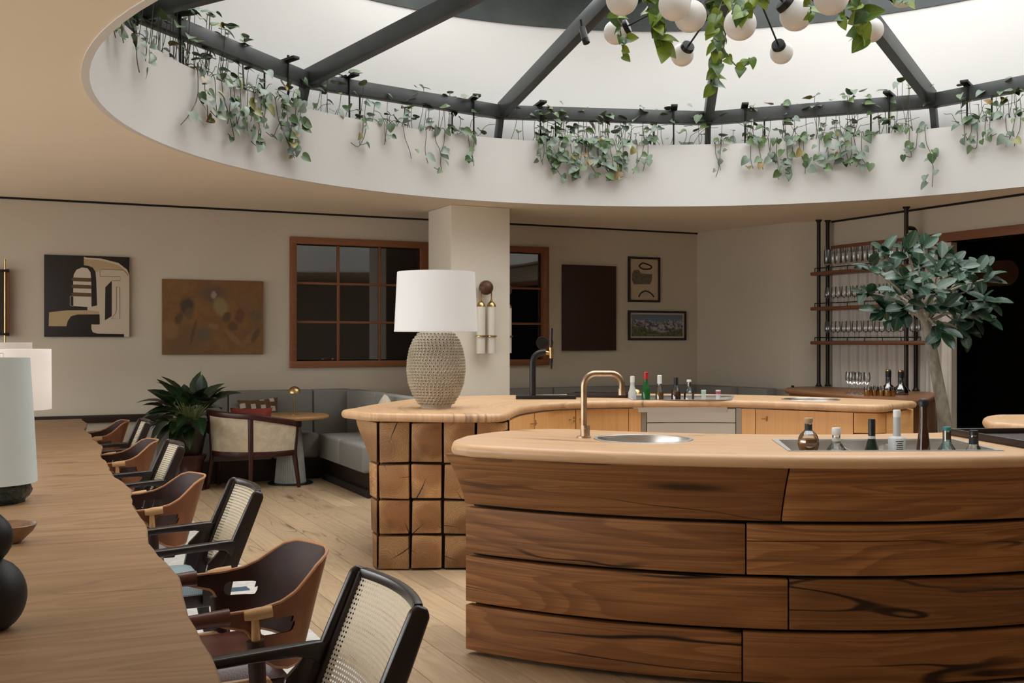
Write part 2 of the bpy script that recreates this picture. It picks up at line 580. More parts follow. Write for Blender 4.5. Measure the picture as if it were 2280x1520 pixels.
M['bronze'] = plain('brushed_bronze', (0.42, 0.30, 0.20), 0.38, 1.0, var=0.2, vscale=18)
def brushed(name, col, rough):
    b = NB(name); s = b.sep(b.obj())
    n = b.noise(b.xyz(b.math('MULTIPLY', s[0], 2.0), b.math('MULTIPLY', s[1], 2.0), b.math('MULTIPLY', s[2], 160.0)), 1.0, 2)
    b.set(Base_Color=col, Metallic=1.0, Roughness=b.math('ADD', rough, b.math('MULTIPLY', n, 0.12)))
    b.bump(n, 0.03, 0.002)
    return b.m
M['stainless'] = brushed('brushed_stainless', (0.80, 0.78, 0.75), 0.26)
M['white'] = plain('white_shade_linen', (0.80, 0.79, 0.78), 0.8, bump=0.05, bscale=400)

# ================================================================ shell
CX, CY, RW = 4.85, 6.3, 4.40          # centre and radius of the round roof well
CH = 3.08                             # ceiling height
LEDGE = 3.77
RD = 4.93                             # outer drum
X0, X1, Y0, Y1 = -3.6, 9.54, -3.0, 12.6

# floor boards run along Y; the ones in view are separate pieces
floor = struct('floor', box(X0 - 0.2, X1 + 3.2, Y0 - 0.2, Y1 + 0.2, -0.12, -0.012), M['gap'])
BW = 0.215
rest = Geo(); boards = []
rf = random.Random(5)
k = 0; x = X0
while x < X1 + 3.0:
    y = Y0 - rf.random() * 1.9
    while y < Y1:
        ln = rf.choice((1.6, 1.9, 2.2, 2.4))
        a, b_ = max(y, Y0), min(y + ln, Y1)
        if b_ - a > 0.02:
            if -0.1 < x < 5.0 and b_ > 2.6:
                boards.append((x, a, b_))
            else:
                rest.join(box(x + 0.001, x + BW - 0.001, a + 0.001, b_ - 0.001, -0.012, 0.0))
        y += ln
    x += BW
for (x, a, b_) in boards[:299]:
    L = b_ - a
    mk('floorboard', box(-BW / 2 + 0.0012, BW / 2 - 0.0012, -L / 2 + 0.0012, L / 2 - 0.0012, -0.012, 0.0), M['oakfloor'], floor,
       loc=(x + BW / 2, (a + b_) / 2, 0), bevel=0.0012, bseg=1, uaxis=1, smooth=0)
o = mk('floorboards_beyond', rest, M['oakfloor'], floor, uaxis=1, smooth=0, recalc=False); o['kind'] = 'stuff'

struct('ground_added', box(X0 - 14.0, X0 - 0.2, Y0 - 6.0, Y1 + 8.0, -0.2, -0.1), plain('added_ground_grey', (0.34, 0.32, 0.29), 0.9), smooth=0)  # unseen ground, added to cut light reaching the ceiling from below
# ceiling with the round opening
hole = circle(CX, CY, RW + 0.02, 128)
ceil = struct('ceiling', prism([(X0, Y0), (X1 + 0.3, Y0), (X1 + 0.3, Y1 + 0.2), (X0, Y1 + 0.2)], CH, CH + 0.06, [hole]), M['ceil'], smooth=30)
bead = []
for k in range(129):
    a = 2 * PI * k / 128
    bead.append((CX + (RW + 0.012) * math.cos(a), CY + (RW + 0.012) * math.sin(a), CH + 0.002))

# well: inner parapet, planter trough, outer drum, dark fascia, all open to the sky
def ringwall(r0, r1, z0, z1, n=128):
    g = Geo(); v = []; f = []
    for (r, z) in ((r0, z0), (r1, z0), (r1, z1), (r0, z1)):
        v += [(CX + r * math.cos(2 * PI * k / n), CY + r * math.sin(2 * PI * k / n), z) for k in range(n)]
    for i in range(4):
        j = (i + 1) % 4
        for k in range(n):
            k2 = (k + 1) % n
            f.append((i * n + k, i * n + k2, j * n + k2, j * n + k))
    return g.add(v, f)
well = struct('wall_roof_well', ringwall(RW, RW + 0.045, CH - 0.006, LEDGE), M['drum'])
mk('planter_trough', ringwall(RW + 0.04, RD + 0.02, LEDGE - 0.20, LEDGE - 0.14), M['drum'], well)
mk('outer_drum', ringwall(RD, RD + 0.08, LEDGE - 0.2, 5.20), M['drum'], well)
mk('dark_fascia', ringwall(RD - 0.012, RD + 0.08, 5.20, 5.85), M['fascia'], well)
M['dimglass'] = glassy('sky_dimming_glass', (0.80, 0.80, 0.79), 0.96)  # unseen panes added over the well to dim the sky light
for k in range(12):
    a0, a1 = math.radians(27.5 + 30 * k), math.radians(27.5 + 30 * (k + 1))
    pts = [(CX, CY)] + [(CX + (RD + 0.06) * math.cos(a0 + (a1 - a0) * j / 6), CY + (RD + 0.06) * math.sin(a0 + (a1 - a0) * j / 6)) for j in range(7)]
    mk('added_roof_pane', fill_loops([pts], 5.86), M['dimglass'], well, smooth=0, recalc=False)
soil = mk('soil', ringwall(RW + 0.05, RD - 0.01, LEDGE - 0.14, LEDGE - 0.09), plain('dark_soil', (0.03, 0.022, 0.015), 0.95, var=0.4, vscale=30, bump=0.6), well)

# walls
T = 0.15
WINX0, WINZ0 = at_Y(648, 817, Y1); WINX1, WINZ1 = at_Y(1217, 552, Y1)
WINX0 += 0.0; WINZ0 = 1.245; WINZ1 = 2.78
struct('wall_back', Geo().join(box(X0, WINX0, Y1, Y1 + T, 0, CH)).join(box(WINX1, 9.2, Y1, Y1 + T, 0, CH)).join(
    box(WINX0, WINX1, Y1, Y1 + T, 0, WINZ0)).join(box(WINX0, WINX1, Y1, Y1 + T, WINZ1, CH)), M['wall'], smooth=0)
# unseen long windows added to the left wall to brighten the room
LWY0, LWY1, WLO, WHI = 1.5, 12.0, 0.4, 2.7
struct('wall_left', Geo().join(box(X0 - T, X0, Y0, LWY0, 0, CH)).join(box(X0 - T, X0, LWY1, Y1, 0, CH)).join(box(X0 - T, X0, LWY0, LWY1, 0, WLO)).join(
    box(X0 - T, X0, LWY0, LWY1, WHI, CH)), M['wall'], smooth=0)
struct('wall_front', box(X0, X1 + 0.2, Y0 - T, Y0, 0, CH), M['wall'], smooth=0)
def bars(name, pts, axis):
    g = Geo()
    for q in pts:
        g.join(box(*q))
    return struct(name, g, M['steel'], smooth=0)
bars('window_added', [(X0 - 0.1, X0 - 0.04, LWY0 + 1.3125 * k - 0.03, LWY0 + 1.3125 * k + 0.03, WLO, WHI) for k in range(9)], 0)
# right side: slanted pier, short return, then the bay with the wide opening
struct('wall_right_pier', prism([(8.87, Y1), (9.19, 11.0), (9.54, 10.66), (9.72, 10.66), (9.72, Y1)], 0, CH), M['wall'], smooth=0)
OY0, OY1 = 3.0, 8.78                   # opening into the dark room
BEAMZ = 2.66
struct('wall_right', Geo().join(box(X1, X1 + T, OY1, 10.66, 0, BEAMZ)).join(box(X1, X1 + T, OY0, 10.66, BEAMZ, CH)).join(
    box(X1, X1 + T, Y0, OY0, 0, CH)), M['wall'], smooth=0)
struct('trim_header', box(X1 - 0.035, X1 + T + 0.02, OY0, 10.60, BEAMZ, BEAMZ + 0.10), M['shelfwood'], smooth=0, uaxis=1)
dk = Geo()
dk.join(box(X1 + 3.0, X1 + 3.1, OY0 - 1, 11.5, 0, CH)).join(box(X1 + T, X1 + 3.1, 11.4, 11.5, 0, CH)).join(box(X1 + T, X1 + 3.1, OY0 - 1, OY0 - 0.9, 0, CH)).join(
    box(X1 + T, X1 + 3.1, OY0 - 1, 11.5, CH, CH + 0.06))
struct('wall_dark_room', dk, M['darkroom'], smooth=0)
# black strips standing in for the shade in the ceiling gap
struct('shade_strip_1', box(X0, 9.0, Y1 - 0.012, Y1, CH - 0.022, CH - 0.001), M['gap'], smooth=0)
struct('shade_strip_2', box(X1 - 0.012, X1, OY0, 10.62, CH - 0.024, CH - 0.001), M['gap'], smooth=0)
# dark chair rail and wainscot at the left of the back wall
_, rz1 = at_Y(200, 924, Y1); _, rz0 = at_Y(200, 941, Y1)
struct('trim_3', box(X0, 1.75, Y1 - 0.05, Y1, rz0, rz1), M['trimdark'], bevel=0.008)
struct('baseboard_back', box(X0, 9.0, Y1 - 0.02, Y1, 0, 0.12), M['trimdark'], smooth=0)
# ================================================================ window in the back wall
win = struct('window_1', Geo().join(box(WINX0 - 0.02, WINX1 + 0.02, Y1 - 0.04, Y1 + 0.10, WINZ1 - 0.075, WINZ1 + 0.005)).join(
    box(WINX0 - 0.02, WINX1 + 0.02, Y1 - 0.055, Y1 + 0.10, WINZ0 - 0.005, WINZ0 + 0.075)).join(
    box(WINX0 - 0.02, WINX0 + 0.06, Y1 - 0.04, Y1 + 0.10, WINZ0 + 0.07, WINZ1 - 0.07)).join(
    box(WINX1 - 0.06, WINX1 + 0.02, Y1 - 0.04, Y1 + 0.10, WINZ0 + 0.07, WINZ1 - 0.07)), M['winwood'], bevel=0.006)
mx_a = at_Y(936, 700, Y1)[0]; mx_b = at_Y(985, 700, Y1)[0]
mk('mullion_post', box(mx_a + 0.01, mx_b - 0.06, Y1 - 0.02, Y1 + 0.09, WINZ0 + 0.07, WINZ1 - 0.07), M['winwood'], win, bevel=0.005)
def sash(xa, xb, cols):
    z0, z1 = WINZ0 + 0.075, WINZ1 - 0.075
    w = (xb - xa) / cols; h = (z1 - z0) / 3
    for i in range(cols):
        for j in range(3):
            mk('pane', box(xa + i * w + 0.012, xa + (i + 1) * w - 0.012, Y1 + 0.050, Y1 + 0.056, z0 + j * h + 0.012, z0 + (j + 1) * h - 0.012), M['dkglass'], win, smooth=0)
    for i in range(1, cols):
        mk('glazing_bar', box(xa + i * w - 0.015, xa + i * w + 0.015, Y1 + 0.03, Y1 + 0.07, z0, z1), M['winwood'], win, bevel=0.004)
    for j in range(1, 3):
        mk('glazing_bar', box(xa, xb, Y1 + 0.028, Y1 + 0.072, z0 + j * h - 0.014, z0 + j * h + 0.014), M['winwood'], win, bevel=0.004)
sash(WINX0 + 0.06, mx_a + 0.01, 3)
sash(mx_b - 0.06, WINX1 - 0.06, 2)
mk('back_board', box(WINX0, WINX1, Y1 + 0.10, Y1 + 0.14, WINZ0, WINZ1), M['darkroom'], win, smooth=0)  # black sheet standing in for the darkness behind the panes

# ================================================================ column
col = struct('wall_column', box(4.55, 5.28, 11.17, 11.88, 0, CH), M['column'], bevel=0.012)

# ================================================================ steel ring and rafters of the roof well
ring = thing('steel_ring_frame', 'grey black steel ring beam with rafters rising to the middle of the roof opening', 'roof frame', (CX, CY, 0))
RR = 4.62; ZB = 4.105
A0 = math.radians(27.5)
NODES = [A0 + k * PI / 6 for k in range(12)]
def pol(a, r, z):
    return Vector((r * math.cos(a), r * math.sin(a), z))
for k in range(12):
    p, q = pol(NODES[k], RR, ZB), pol(NODES[(k + 1) % 12], RR, ZB)
    mk('ring_beam', sweep_rect([p, q], 0.11, 0.145), M['steel'], ring, bevel=0.006)
APEX = 5.02
for k in range(12):
    p, q = pol(NODES[k], RR - 0.02, ZB + 0.02), pol(NODES[k], 0.16, APEX)
    mk('rafter', sweep_rect([p, q], 0.10, 0.165), M['steel'], ring, bevel=0.006)
mk('hub', lathe([(0.02, APEX - 0.10), (0.2, APEX - 0.10), (0.2, APEX + 0.06), (0.02, APEX + 0.06)], 24), M['steel'], ring)
for k in range(12):
    a = NODES[k]
    # knee plate under each joint with bolts
    mk('knee_plate', sweep_rect([pol(a, RR + 0.03, ZB - 0.04), pol(a, RR + 0.16, LEDGE - 0.1)], 0.06, 0.10, up=(-math.cos(a), -math.sin(a), 0.2)), M['steel'], ring, bevel=0.004)
    for da in (-0.028, 0.028, -0.055, 0.055):
        bt = lathe([(0.011, 0), (0.011, 0.012), (0.006, 0.016)], 8)
        R_ = Matrix.Rotation(a + da, 4, 'Z') @ Matrix.Translation((RR - 0.052 - (0.012 if abs(da) > 0.04 else 0), 0, ZB - 0.02)) @ Matrix.Rotation(-PI / 2, 4, 'Y')
        mk('bolt', bt.xf(R_), M['blackmetal'], ring)
    # bracket arms and hanger rods to each side of the joint
    for da in (-0.085, 0.085):
        b0, b1 = pol(a + da, RR + 0.03, ZB + 0.075), pol(a + da * 1.06, RR - 0.27, ZB + 0.10)
        br = mk('bracket', sweep_rect([b0, b1], 0.075, 0.028), M['blackmetal'], ring, bevel=0.003)
        e = pol(a + da * 1.05, RR - 0.16, 0)
        for rr, dz in ((e, 0.0),):
            mk('rod_nut', tube([(e.x, e.y, ZB + 0.135), (e.x, e.y, ZB + 0.09)], 0.012, 8), M['blackmetal'], br)
            mk('hanger_rod', tube([(e.x, e.y, ZB + 0.10), (e.x, e.y, LEDGE - 0.1)], 0.0095, 8), M['blackmetal'], br)
        e2 = pol(a + da * 1.6, RR - 0.06, 0)
        mk('hanger_rod', tube([(e2.x, e2.y, ZB), (e2.x, e2.y, LEDGE - 0.12)], 0.009, 8), M['blackmetal'], br)
# small spot camera fixed to the second rafter
pc = p3(1296, 66, 9.7)
spot = thing('spotlight', 'small cylindrical spotlight clipped under the second rafter of the roof frame', 'spotlight', tuple(pc))
mk('body', tube([(0.0, 0.0, 0.02), (0.015, -0.03, -0.09)], [0.03, 0.033], 14), M['steel'], spot)
mk('lens', tube([(0.015, -0.03, -0.09), (0.022, -0.045, -0.13)], [0.034, 0.032], 14), M['blackmetal'], spot)
mk('clip', tube([(0, 0, 0.02), (-0.01, 0.01, 0.09)], 0.012, 8), M['blackmetal'], spot)
# ================================================================ round bar
BX, BY = 4.75, 6.45                    # centre of the bar
ZT, ZL = 1.07, 1.012                   # top and underside of the worktops
def uv_polar(rm):
    return lambda co: (math.atan2(co.y, co.x) * rm, math.hypot(co.x, co.y))
def bpol(deg, r, z=0.0):
    a = math.radians(deg)
    return (r * math.cos(a), r * math.sin(a), z)
def to_bar(p):
    return (p[0] - BX, p[1] - BY)

# ---------------- front island: curved rustic planks
isl = thing('bar_island', 'curved front bar island clad in long rustic brown oak planks', 'bar', (BX, BY, 0))
A_L, A_R = 209.6, 287.0
def prof_r(z):
    t = max(0.0, (z - 0.72) / (ZL - 0.72))
    return 3.06 + 0.17 * t ** 1.5
def plank(a0, a1, z0, z1, skew0=0.0, skew1=0.0):
    na = max(4, int(abs(a1 - a0) / 2.0)); nz = 5
    def outer(u, v):
        z = z0 + (z1 - z0) * v
        a = (a0 + skew0 * (v - 0.5) * 2) + ((a1 + skew1 * (v - 0.5) * 2) - (a0 + skew0 * (v - 0.5) * 2)) * u
        return bpol(a, prof_r(z), z)
    P = [[Vector(outer(i / na, j / nz)) for j in range(nz + 1)] for i in range(na + 1)]
    g = Geo(); m = nz + 1; N = (na + 1) * m
    top = [tuple(P[i][j]) for i in range(na + 1) for j in range(m)]
    bot = []
    for i in range(na + 1):
        for j in range(m):
            p = P[i][j]; h = math.hypot(p.x, p.y)
            bot.append((p.x * (h - 0.055) / h, p.y * (h - 0.055) / h, p.z))
    q = [(i * m + j, (i + 1) * m + j, (i + 1) * m + j + 1, i * m + j + 1) for i in range(na) for j in range(nz)]
    f = list(q) + [tuple(N + k for k in reversed(t)) for t in q]
    ringv = [i * m for i in range(na + 1)] + [na * m + j for j in range(1, m)] + [i * m + nz for i in range(na - 1, -1, -1)] + [j for j in range(nz - 1, 0, -1)]
    for k in range(len(ringv)):
        a, b = ringv[k], ringv[(k + 1) % len(ringv)]
        f.append((b, a, N + a, N + b))
    return g.add(top + bot, f)
uvp = lambda co: (math.atan2(-co.y, -co.x) * 3.05, co.z + 0.4 * math.hypot(co.x, co.y))
rows = [(0.022, 0.245), (0.262, 0.487), (0.504, 0.730), (0.747, ZL - 0.004)]
joints = {3: [238.7, 265.0], 2: [235.7, 262.5], 1: [239.2, 268.0], 0: [235.4, 263.0]}
for ri, (z0, z1) in enumerate(rows):
    cuts = [A_L] + joints[ri] + [A_R]
    for i in range(len(cuts) - 1):
        sk0 = 0.12 if (ri == 3 and i == 1) else 0.0
        sk1 = 0.12 if (ri == 3 and i == 0) else 0.0
        mk('plank', plank(cuts[i] + (0.06 if i else 0), cuts[i + 1] - 0.06, z0, z1, sk0, sk1), M['oakplank'], isl, bevel=0.004, bseg=2, uvf=uvp, smooth=40)
n = 48
outl = [bpol(A_L + 0.15 + (A_R - A_L - 0.3) * k / n, 2.985) for k in range(n + 1)] + [bpol(A_R - 0.3 - (A_R - A_L - 3.0) * k / n, 2.36) for k in range(n + 1)]
mk('core', prism(outl, 0.0, 0.80), M['gap'], isl, smooth=0)
inp = [bpol(213 + (A_R - 214) * k / 40, 2.355) for k in range(41)] + [bpol(A_R - 1 - (A_R - 214) * k / 40, 2.33) for k in range(41)]
bkp_ = [bpol(A_L + 0.15 + (A_R - A_L - 0.3) * k / n, 2.99) for k in range(n + 1)] + [bpol(A_R - 0.15 - (A_R - A_L - 0.3) * k / n, 2.96) for k in range(n + 1)]
mk('plank_backing', prism(bkp_, 0.79, ZL - 0.003), M['gap'], isl, smooth=0)
mk('bounce_panel', prism(inp, 0.08, ZL - 0.01), plain('pale_bounce_grey', (0.80, 0.78, 0.74), 0.45), isl, uvf=lambda co: (co.z, math.atan2(-co.y, -co.x) * 2.3))  # added as a bright reflector facing the steel front and doors
# worktop
ISO = []
for k in range(31):
    ISO.append(bpol(287 - (287 - 213.5) * k / 30, 3.345)[:2])
for (a, r) in ((211.3, 3.30), (209.5, 3.16), (207.7, 2.95), (207.0, 2.70), (207.6, 2.48), (209.4, 2.33), (212.5, 2.262)):
    ISO.append(bpol(a, r)[:2])
for k in range(26):
    ISO.append(bpol(217 + (287 - 217) * k / 25, 2.27)[:2])
SK = to_bar(at_z(1432, 977, ZT))
sink_loop = circle(SK[0], SK[1], 0.232, 40)
wl = [to_bar(at_z(*p, ZT)) for p in ((1757, 1004), (2232, 1003), (2118, 976.5), (1722, 978.5))]
top = mk('bar_worktop', slab(ISO, ZL, ZT, 0.028, [sink_loop, wl]), M['oaktop'], None, loc=(BX, BY, 0), uvf=uv_polar(2.8), smooth=40)
tag(top, 'pale oak worktop with rounded edge on the curved plank island', 'worktop')

def bowl_sink(name, label, cx, cy, r):
    s = thing(name, label, 'sink', (cx, cy, 0))
    mk('bowl', lathe([(r + 0.004, ZT + 0.001), (r - 0.006, ZT + 0.002), (r - 0.012, ZT - 0.02), (r - 0.03, ZT - 0.14), (r - 0.09, ZT - 0.17), (0.03, ZT - 0.176)], 48, False, False), M['stainless'], s)
    mk('rim', lathe([(r - 0.008, ZT + 0.0005), (r - 0.006, ZT + 0.004), (r + 0.010, ZT + 0.004), (r + 0.012, ZT + 0.0005)], 48, False, False), M['stainless'], s)
    mk('drain', lathe([(0.004, ZT - 0.173), (0.028, ZT - 0.173), (0.032, ZT - 0.176)], 20), M['blackmetal'], s)
    return s
bowl_sink('round_sink', 'round steel sink set into the front island beside the bronze tap', SK[0] + BX, SK[1] + BY, 0.232)

# bronze tap
tx, ty = at_z(1300, 974, ZT)
tap = thing('bar_tap', 'tall square-arched brushed bronze tap beside the round sink', 'tap', (tx, ty, ZT), -YAW)
sp = [(0, 0, 0), (0, 0, 0.26)] + [(0.06 - 0.06 * math.cos(a), 0, 0.26 + 0.06 * math.sin(a)) for a in [PI / 2 * k / 6 for k in range(1, 7)]]
sp += [(0.135, 0, 0.32)] + [(0.135 + 0.055 * math.sin(a), 0, 0.265 + 0.055 * math.cos(a)) for a in [PI / 2 * k / 6 for k in range(1, 7)]] + [(0.19, 0, 0.235)]
mk('spout', tube(sp, 0.0155, 14), M['bronze'], tap)
mk('spout_tip', tube([(0.19, 0, 0.245), (0.19, 0, 0.212)], 0.019, 14), M['bronze'], tap)
mk('body', tube([(0.006, 0, 0), (0.006, 0, 0.062)], 0.024, 16), M['bronze'], tap)
mk('base_flange', lathe([(0.036, 0.0), (0.036, 0.006), (0.028, 0.009)], 24), M['bronze'], tap)
mk('lever', tube([(0.006, -0.02, 0.045), (0.006, -0.055, 0.052)], 0.005, 8), M['bronze'], tap)

# ice well in the front island
well2 = thing('ice_well', 'long steel ice well sunk into the front island behind the bottles', 'ice well', (BX, BY, 0))
wb = [(p[0], p[1]) for p in wl]
g = Geo(); nb = len(wb)
cxw = sum(p[0] for p in wb) / 4; cyw = sum(p[1] for p in wb) / 4
inn = [(cxw + (p[0] - cxw) * 0.97, cyw + (p[1] - cyw) * 0.93) for p in wb]
bt_ = [(cxw + (p[0] - cxw) * 0.93, cyw + (p[1] - cyw) * 0.86) for p in wb]
WZ = ZT - 0.10
g.add([(p[0], p[1], ZT - 0.004) for p in inn] + [(p[0], p[1], WZ) for p in bt_], [(k, (k + 1) % 4, 4 + (k + 1) % 4, 4 + k) for k in range(4)] + [(4, 5, 6, 7)])
mk('basin', g, M['stainless'], well2, smooth=0, recalc=False)
g = Geo()
g.add([(p[0], p[1], ZT + 0.002) for p in [(cxw + (q[0] - cxw) * 1.01, cyw + (q[1] - cyw) * 1.03) for q in wb]] + [(p[0], p[1], ZT + 0.002) for p in inn] + [(p[0], p[1], ZT - 0.006) for p in inn],
      [(k, (k + 1) % 4, 4 + (k + 1) % 4, 4 + k) for k in range(4)] + [(4 + k, 4 + (k + 1) % 4, 8 + (k + 1) % 4, 8 + k) for k in range(4)])
mk('rim', g, M['stainless'], well2, smooth=0)
for t in (0.33, 0.62):
    a = Vector(bt_[0]).lerp(Vector(bt_[1]), t); b = Vector(bt_[3]).lerp(Vector(bt_[2]), t)
    mk('divider', sweep_rect([(a.x, a.y, WZ + 0.04), (b.x, b.y, WZ + 0.04)], 0.006, 0.08), M['stainless'], well2)

# ---------------- back bar
bb = thing('back_bar', 'horseshoe back bar with oak block end, honey oak doors and a steel front', 'bar', (BX, BY, 0))
LD = ZL
front = [(782, 933.5), (815, 937.5), (856, 939), (986, 941), (1095, 941), (1128, 938), (1143, 931), (1163, 922.5), (1200, 916), (1232, 912.5), (1324, 908.5), (1442, 907), (1540, 906.5), (1634, 907), (1780, 912), (1904, 917), (1960, 918), (1990, 915.5), (2020, 910.5)]
fr_xy = [to_bar(at_z(px, py, LD)) for px, py in front]
rear = [(2026, 891.5), (1900, 886), (1760, 881), (1640, 878), (1500, 876), (1400, 876), (1270, 877), (1135, 879), (1000, 882), (930, 886), (880, 892), (820, 901), (786, 907.5)]
re_xy = [to_bar(at_z(px, py, ZT)) for px, py in rear]
tip_xy = [to_bar(at_d(760, 7.58))]
OUT = catmull([(p[0], p[1], 0) for p in fr_xy + [to_bar(at_d(2037, 8.70))] + re_xy + tip_xy], 4, True)
OUT = [(p.x, p.y) for p in OUT]
if area2(OUT) < 0:
    OUT.reverse()
SK2 = to_bar(at_z(1805, 889, ZT))
loop2 = circle(SK2[0], SK2[1], 0.225, 40)
wl2 = [to_bar(at_z(*p, ZT)) for p in ((1408, 890.5), (1626, 890.5), (1634, 881.0), (1392, 881.0))]
top2 = mk('bar_worktop', slab(OUT, ZL, ZT, 0.026, [loop2, wl2]), M['oaktop'], None, loc=(BX, BY, 0), uvf=uv_polar(2.2), smooth=40)
tag(top2, 'pale oak worktop of the horseshoe back bar under the studded lamp', 'worktop')
bowl_sink('round_sink', 'round steel sink at the right end of the back bar', SK2[0] + BX, SK2[1] + BY, 0.225)
ib = inset(OUT, 0.22)
def _px(p):
    X_, Y_ = p[0] + BX, p[1] + BY
    return 1140 + FPX * (X_ * RX + Y_ * RY) / (X_ * FX + Y_ * FY)
ib = [p for p in ib if _px(p) > 872]
mk('carcass', prism(ib, 0.0, 0.80), M['gap'], bb, smooth=0)

# end made of end-grain blocks: front face almost square to the view
DF = 7.30
def face_pt(px, off=0.0):
    x, y = at_d(px, DF)
    return Vector((x - BX + FX * off, y - BY + FY * off, 0))
brow = [(0.010, 0.232), (0.246, 0.470), (0.484, 0.715), (0.730, ZL - 0.012)]
fcols = [(843, 911), (916, 983), (988.5, 1056), (1061.5, 1130)]
rb = random.Random(3)
frot = math.atan2(RY, RX)
for ri, (z0, z1) in enumerate(brow):
    for (pa, pb) in fcols:
        a, b = face_pt(pa), face_pt(pb)
        c = (a + b) / 2; w = (b - a).length; h = z1 - z0
        # slightly irregular sawn block
        v = []
        for yy, sgn in ((0.0, 1), (0.16, 0)):
            for (sx, sz) in ((-1, -1), (1, -1), (1, 1), (-1, 1)):
                j = 0.006 * sgn
                v.append((sx * w / 2 + rb.uniform(-j, j) - sx * 0.0015 * sgn, yy + rb.uniform(-j, j) * 2.0, sz * h / 2 + rb.uniform(-j, j) - sz * 0.0015 * sgn))
        g = Geo().add(v, [(0, 1, 2, 3), (5, 4, 7, 6), (0, 4, 5, 1), (1, 5, 6, 2), (2, 6, 7, 3), (3, 7, 4, 0)])
        mk('oak_block', g, M['oakend'], bb, loc=(c.x, c.y, (z0 + z1) / 2), rot=(0, 0, frot), bevel=0.006, bseg=2, smooth=30)
_bk = [face_pt(846, 0.10), face_pt(1134, 0.10), face_pt(1134, 0.17), face_pt(846, 0.17)]
mk('block_backing', prism([(p.x, p.y) for p in _bk], 0.0, ZL - 0.004), M['gap'], bb, smooth=0)  # black board added to stop light leaking between the blocks
# flared side column on the left: profile of the left silhouette by height
silh = [(0.0, 822), (0.22, 822), (0.24, 818), (0.47, 816), (0.49, 813), (0.70, 812), (0.74, 812), (0.80, 804), (0.88, 788), (0.95, 776), (1.01, 770)]
for ri, (z0, z1) in enumerate(brow):
    g = Geo(); v = []; nz = 5
    for j in range(nz + 1):
        z = z0 + (z1 - z0) * j / nz
        pl = interp(silh, z)
        a = face_pt(838.5); l = face_pt(pl + 2, 0.06 + 0.4 * (838 - pl) / 80.0)
        back = a + Vector((FX, FY, 0)) * 0.22
        lb = l + Vector((FX, FY, 0)) * 0.35 + Vector((RX, RY, 0)) * 0.02
        for p in (a, l, lb, back):
            v.append((p.x, p.y, z))
    f = []
    for j in range(nz):
        for k in range(4):
            k2 = (k + 1) % 4
            f.append((j * 4 + k, j * 4 + k2, (j + 1) * 4 + k2, (j + 1) * 4 + k))
    f.append((3, 2, 1, 0)); m = nz * 4; f.append((m, m + 1, m + 2, m + 3))
    cc = Vector((sum(p[0] for p in v) / len(v), sum(p[1] for p in v) / len(v), (z0 + z1) / 2))
    v = [tuple(Vector(p) - cc) for p in v]
    g.add(v, f)
    mk('oak_block', g, M['oakend'], bb, loc=tuple(cc), bevel=0.006, smooth=30)

# curved run of doors
cabd = [(px, FPX * (EYE - LD) / (py - 760.0) + 0.075) for px, py in front if px >= 1128] + [(2036, 8.82)]
def cab_pt(px, off=0.0):
    x, y = at_d(px, interp(cabd, px))
    x2, y2 = at_d(px + 3, interp(cabd, px + 3))
    t = Vector((x2 - x, y2 - y, 0)).normalized()
    nrm = Vector((-t.y, t.x, 0))
    if nrm.dot(Vector((FX, FY, 0))) < 0: nrm = -nrm
    return Vector((x - BX, y - BY, 0)) + nrm * off
def panel(pa, pb, z0, z1, th=0.022, off=0.0, n=8):
    fr = [cab_pt(pa + (pb - pa) * k / n, off) for k in range(n + 1)]
    bk = [cab_pt(pa + (pb - pa) * k / n, off + th) for k in range(n + 1)]
    g = Geo(); v = []; f = []
    for z in (z0, z1):
        v += [(p.x, p.y, z) for p in fr] + [(p.x, p.y, z) for p in bk]
    m = n + 1; o1 = 2 * m
    for k in range(n):
        f += [(k, k + 1, o1 + k + 1, o1 + k), (m + k + 1, m + k, o1 + m + k, o1 + m + k + 1), (o1 + k, o1 + k + 1, o1 + m + k + 1, o1 + m + k), (k + 1, k, m + k, m + k + 1)]
    f += [(0, o1, o1 + m, m), (n, m + n, o1 + m + n, o1 + n)]
    return g.add(v, f)
uvz = lambda co: (co.z, math.atan2(co.y, co.x) * 1.5)
ZP = ZL - 0.012
def pull(parent, px, z):
    p = cab_pt(px, -0.02); q = cab_pt(px, 0.0); e = cab_pt(px + 9, -0.022)
    mk('handle', Geo().join(tube([(q.x, q.y, z), (p.x, p.y, z)], 0.005, 8)).join(tube([(p.x, p.y, z), (e.x, e.y, z)], 0.004, 8)), M['brass'], parent)
    k = cab_pt(px + 10, -0.004)
    mk('lock_plate', tube([(k.x, k.y, z - 0.018), (k.x, k.y, z + 0.022)], 0.007, 8), M['brass'], parent)
for (pa, pb, hp) in ((1134.5, 1189, 1181), (1191, 1281, 1268), (1283, 1399, 1291), (1682.5, 1899, 1697)):
    d = mk('door', panel(pa, pb, 0.10, ZP), M['oakdoor'], bb, uvf=uvz, smooth=40)
    pull(d, hp, 0.925)
for (pa, pb) in ((1400.5, 1427), (1651.5, 1681)):
    mk('filler_panel', panel(pa, pb, 0.0, ZP), M['oakdoor'], bb, uvf=uvz, smooth=40)
for (pa, pb) in ((1428.5, 1440), (1638, 1650)):
    mk('steel_post', panel(pa, pb, 0.0, ZP + 0.004, th=0.03, off=0.012), plain('brown_grey_steel', (0.36, 0.31, 0.26), 0.55, 0.5), bb, smooth=40)
for (z0, z1) in ((0.885, ZP - 0.004), (0.62, 0.878), (0.10, 0.612)):
    mk('steel_panel', panel(1441, 1637, z0, z1, th=0.02, off=0.004), M['stainless'], bb, smooth=40)
mk('kick_plate', panel(1134, 1900, 0.0, 0.095, off=0.05, n=40), M['gap'], bb)
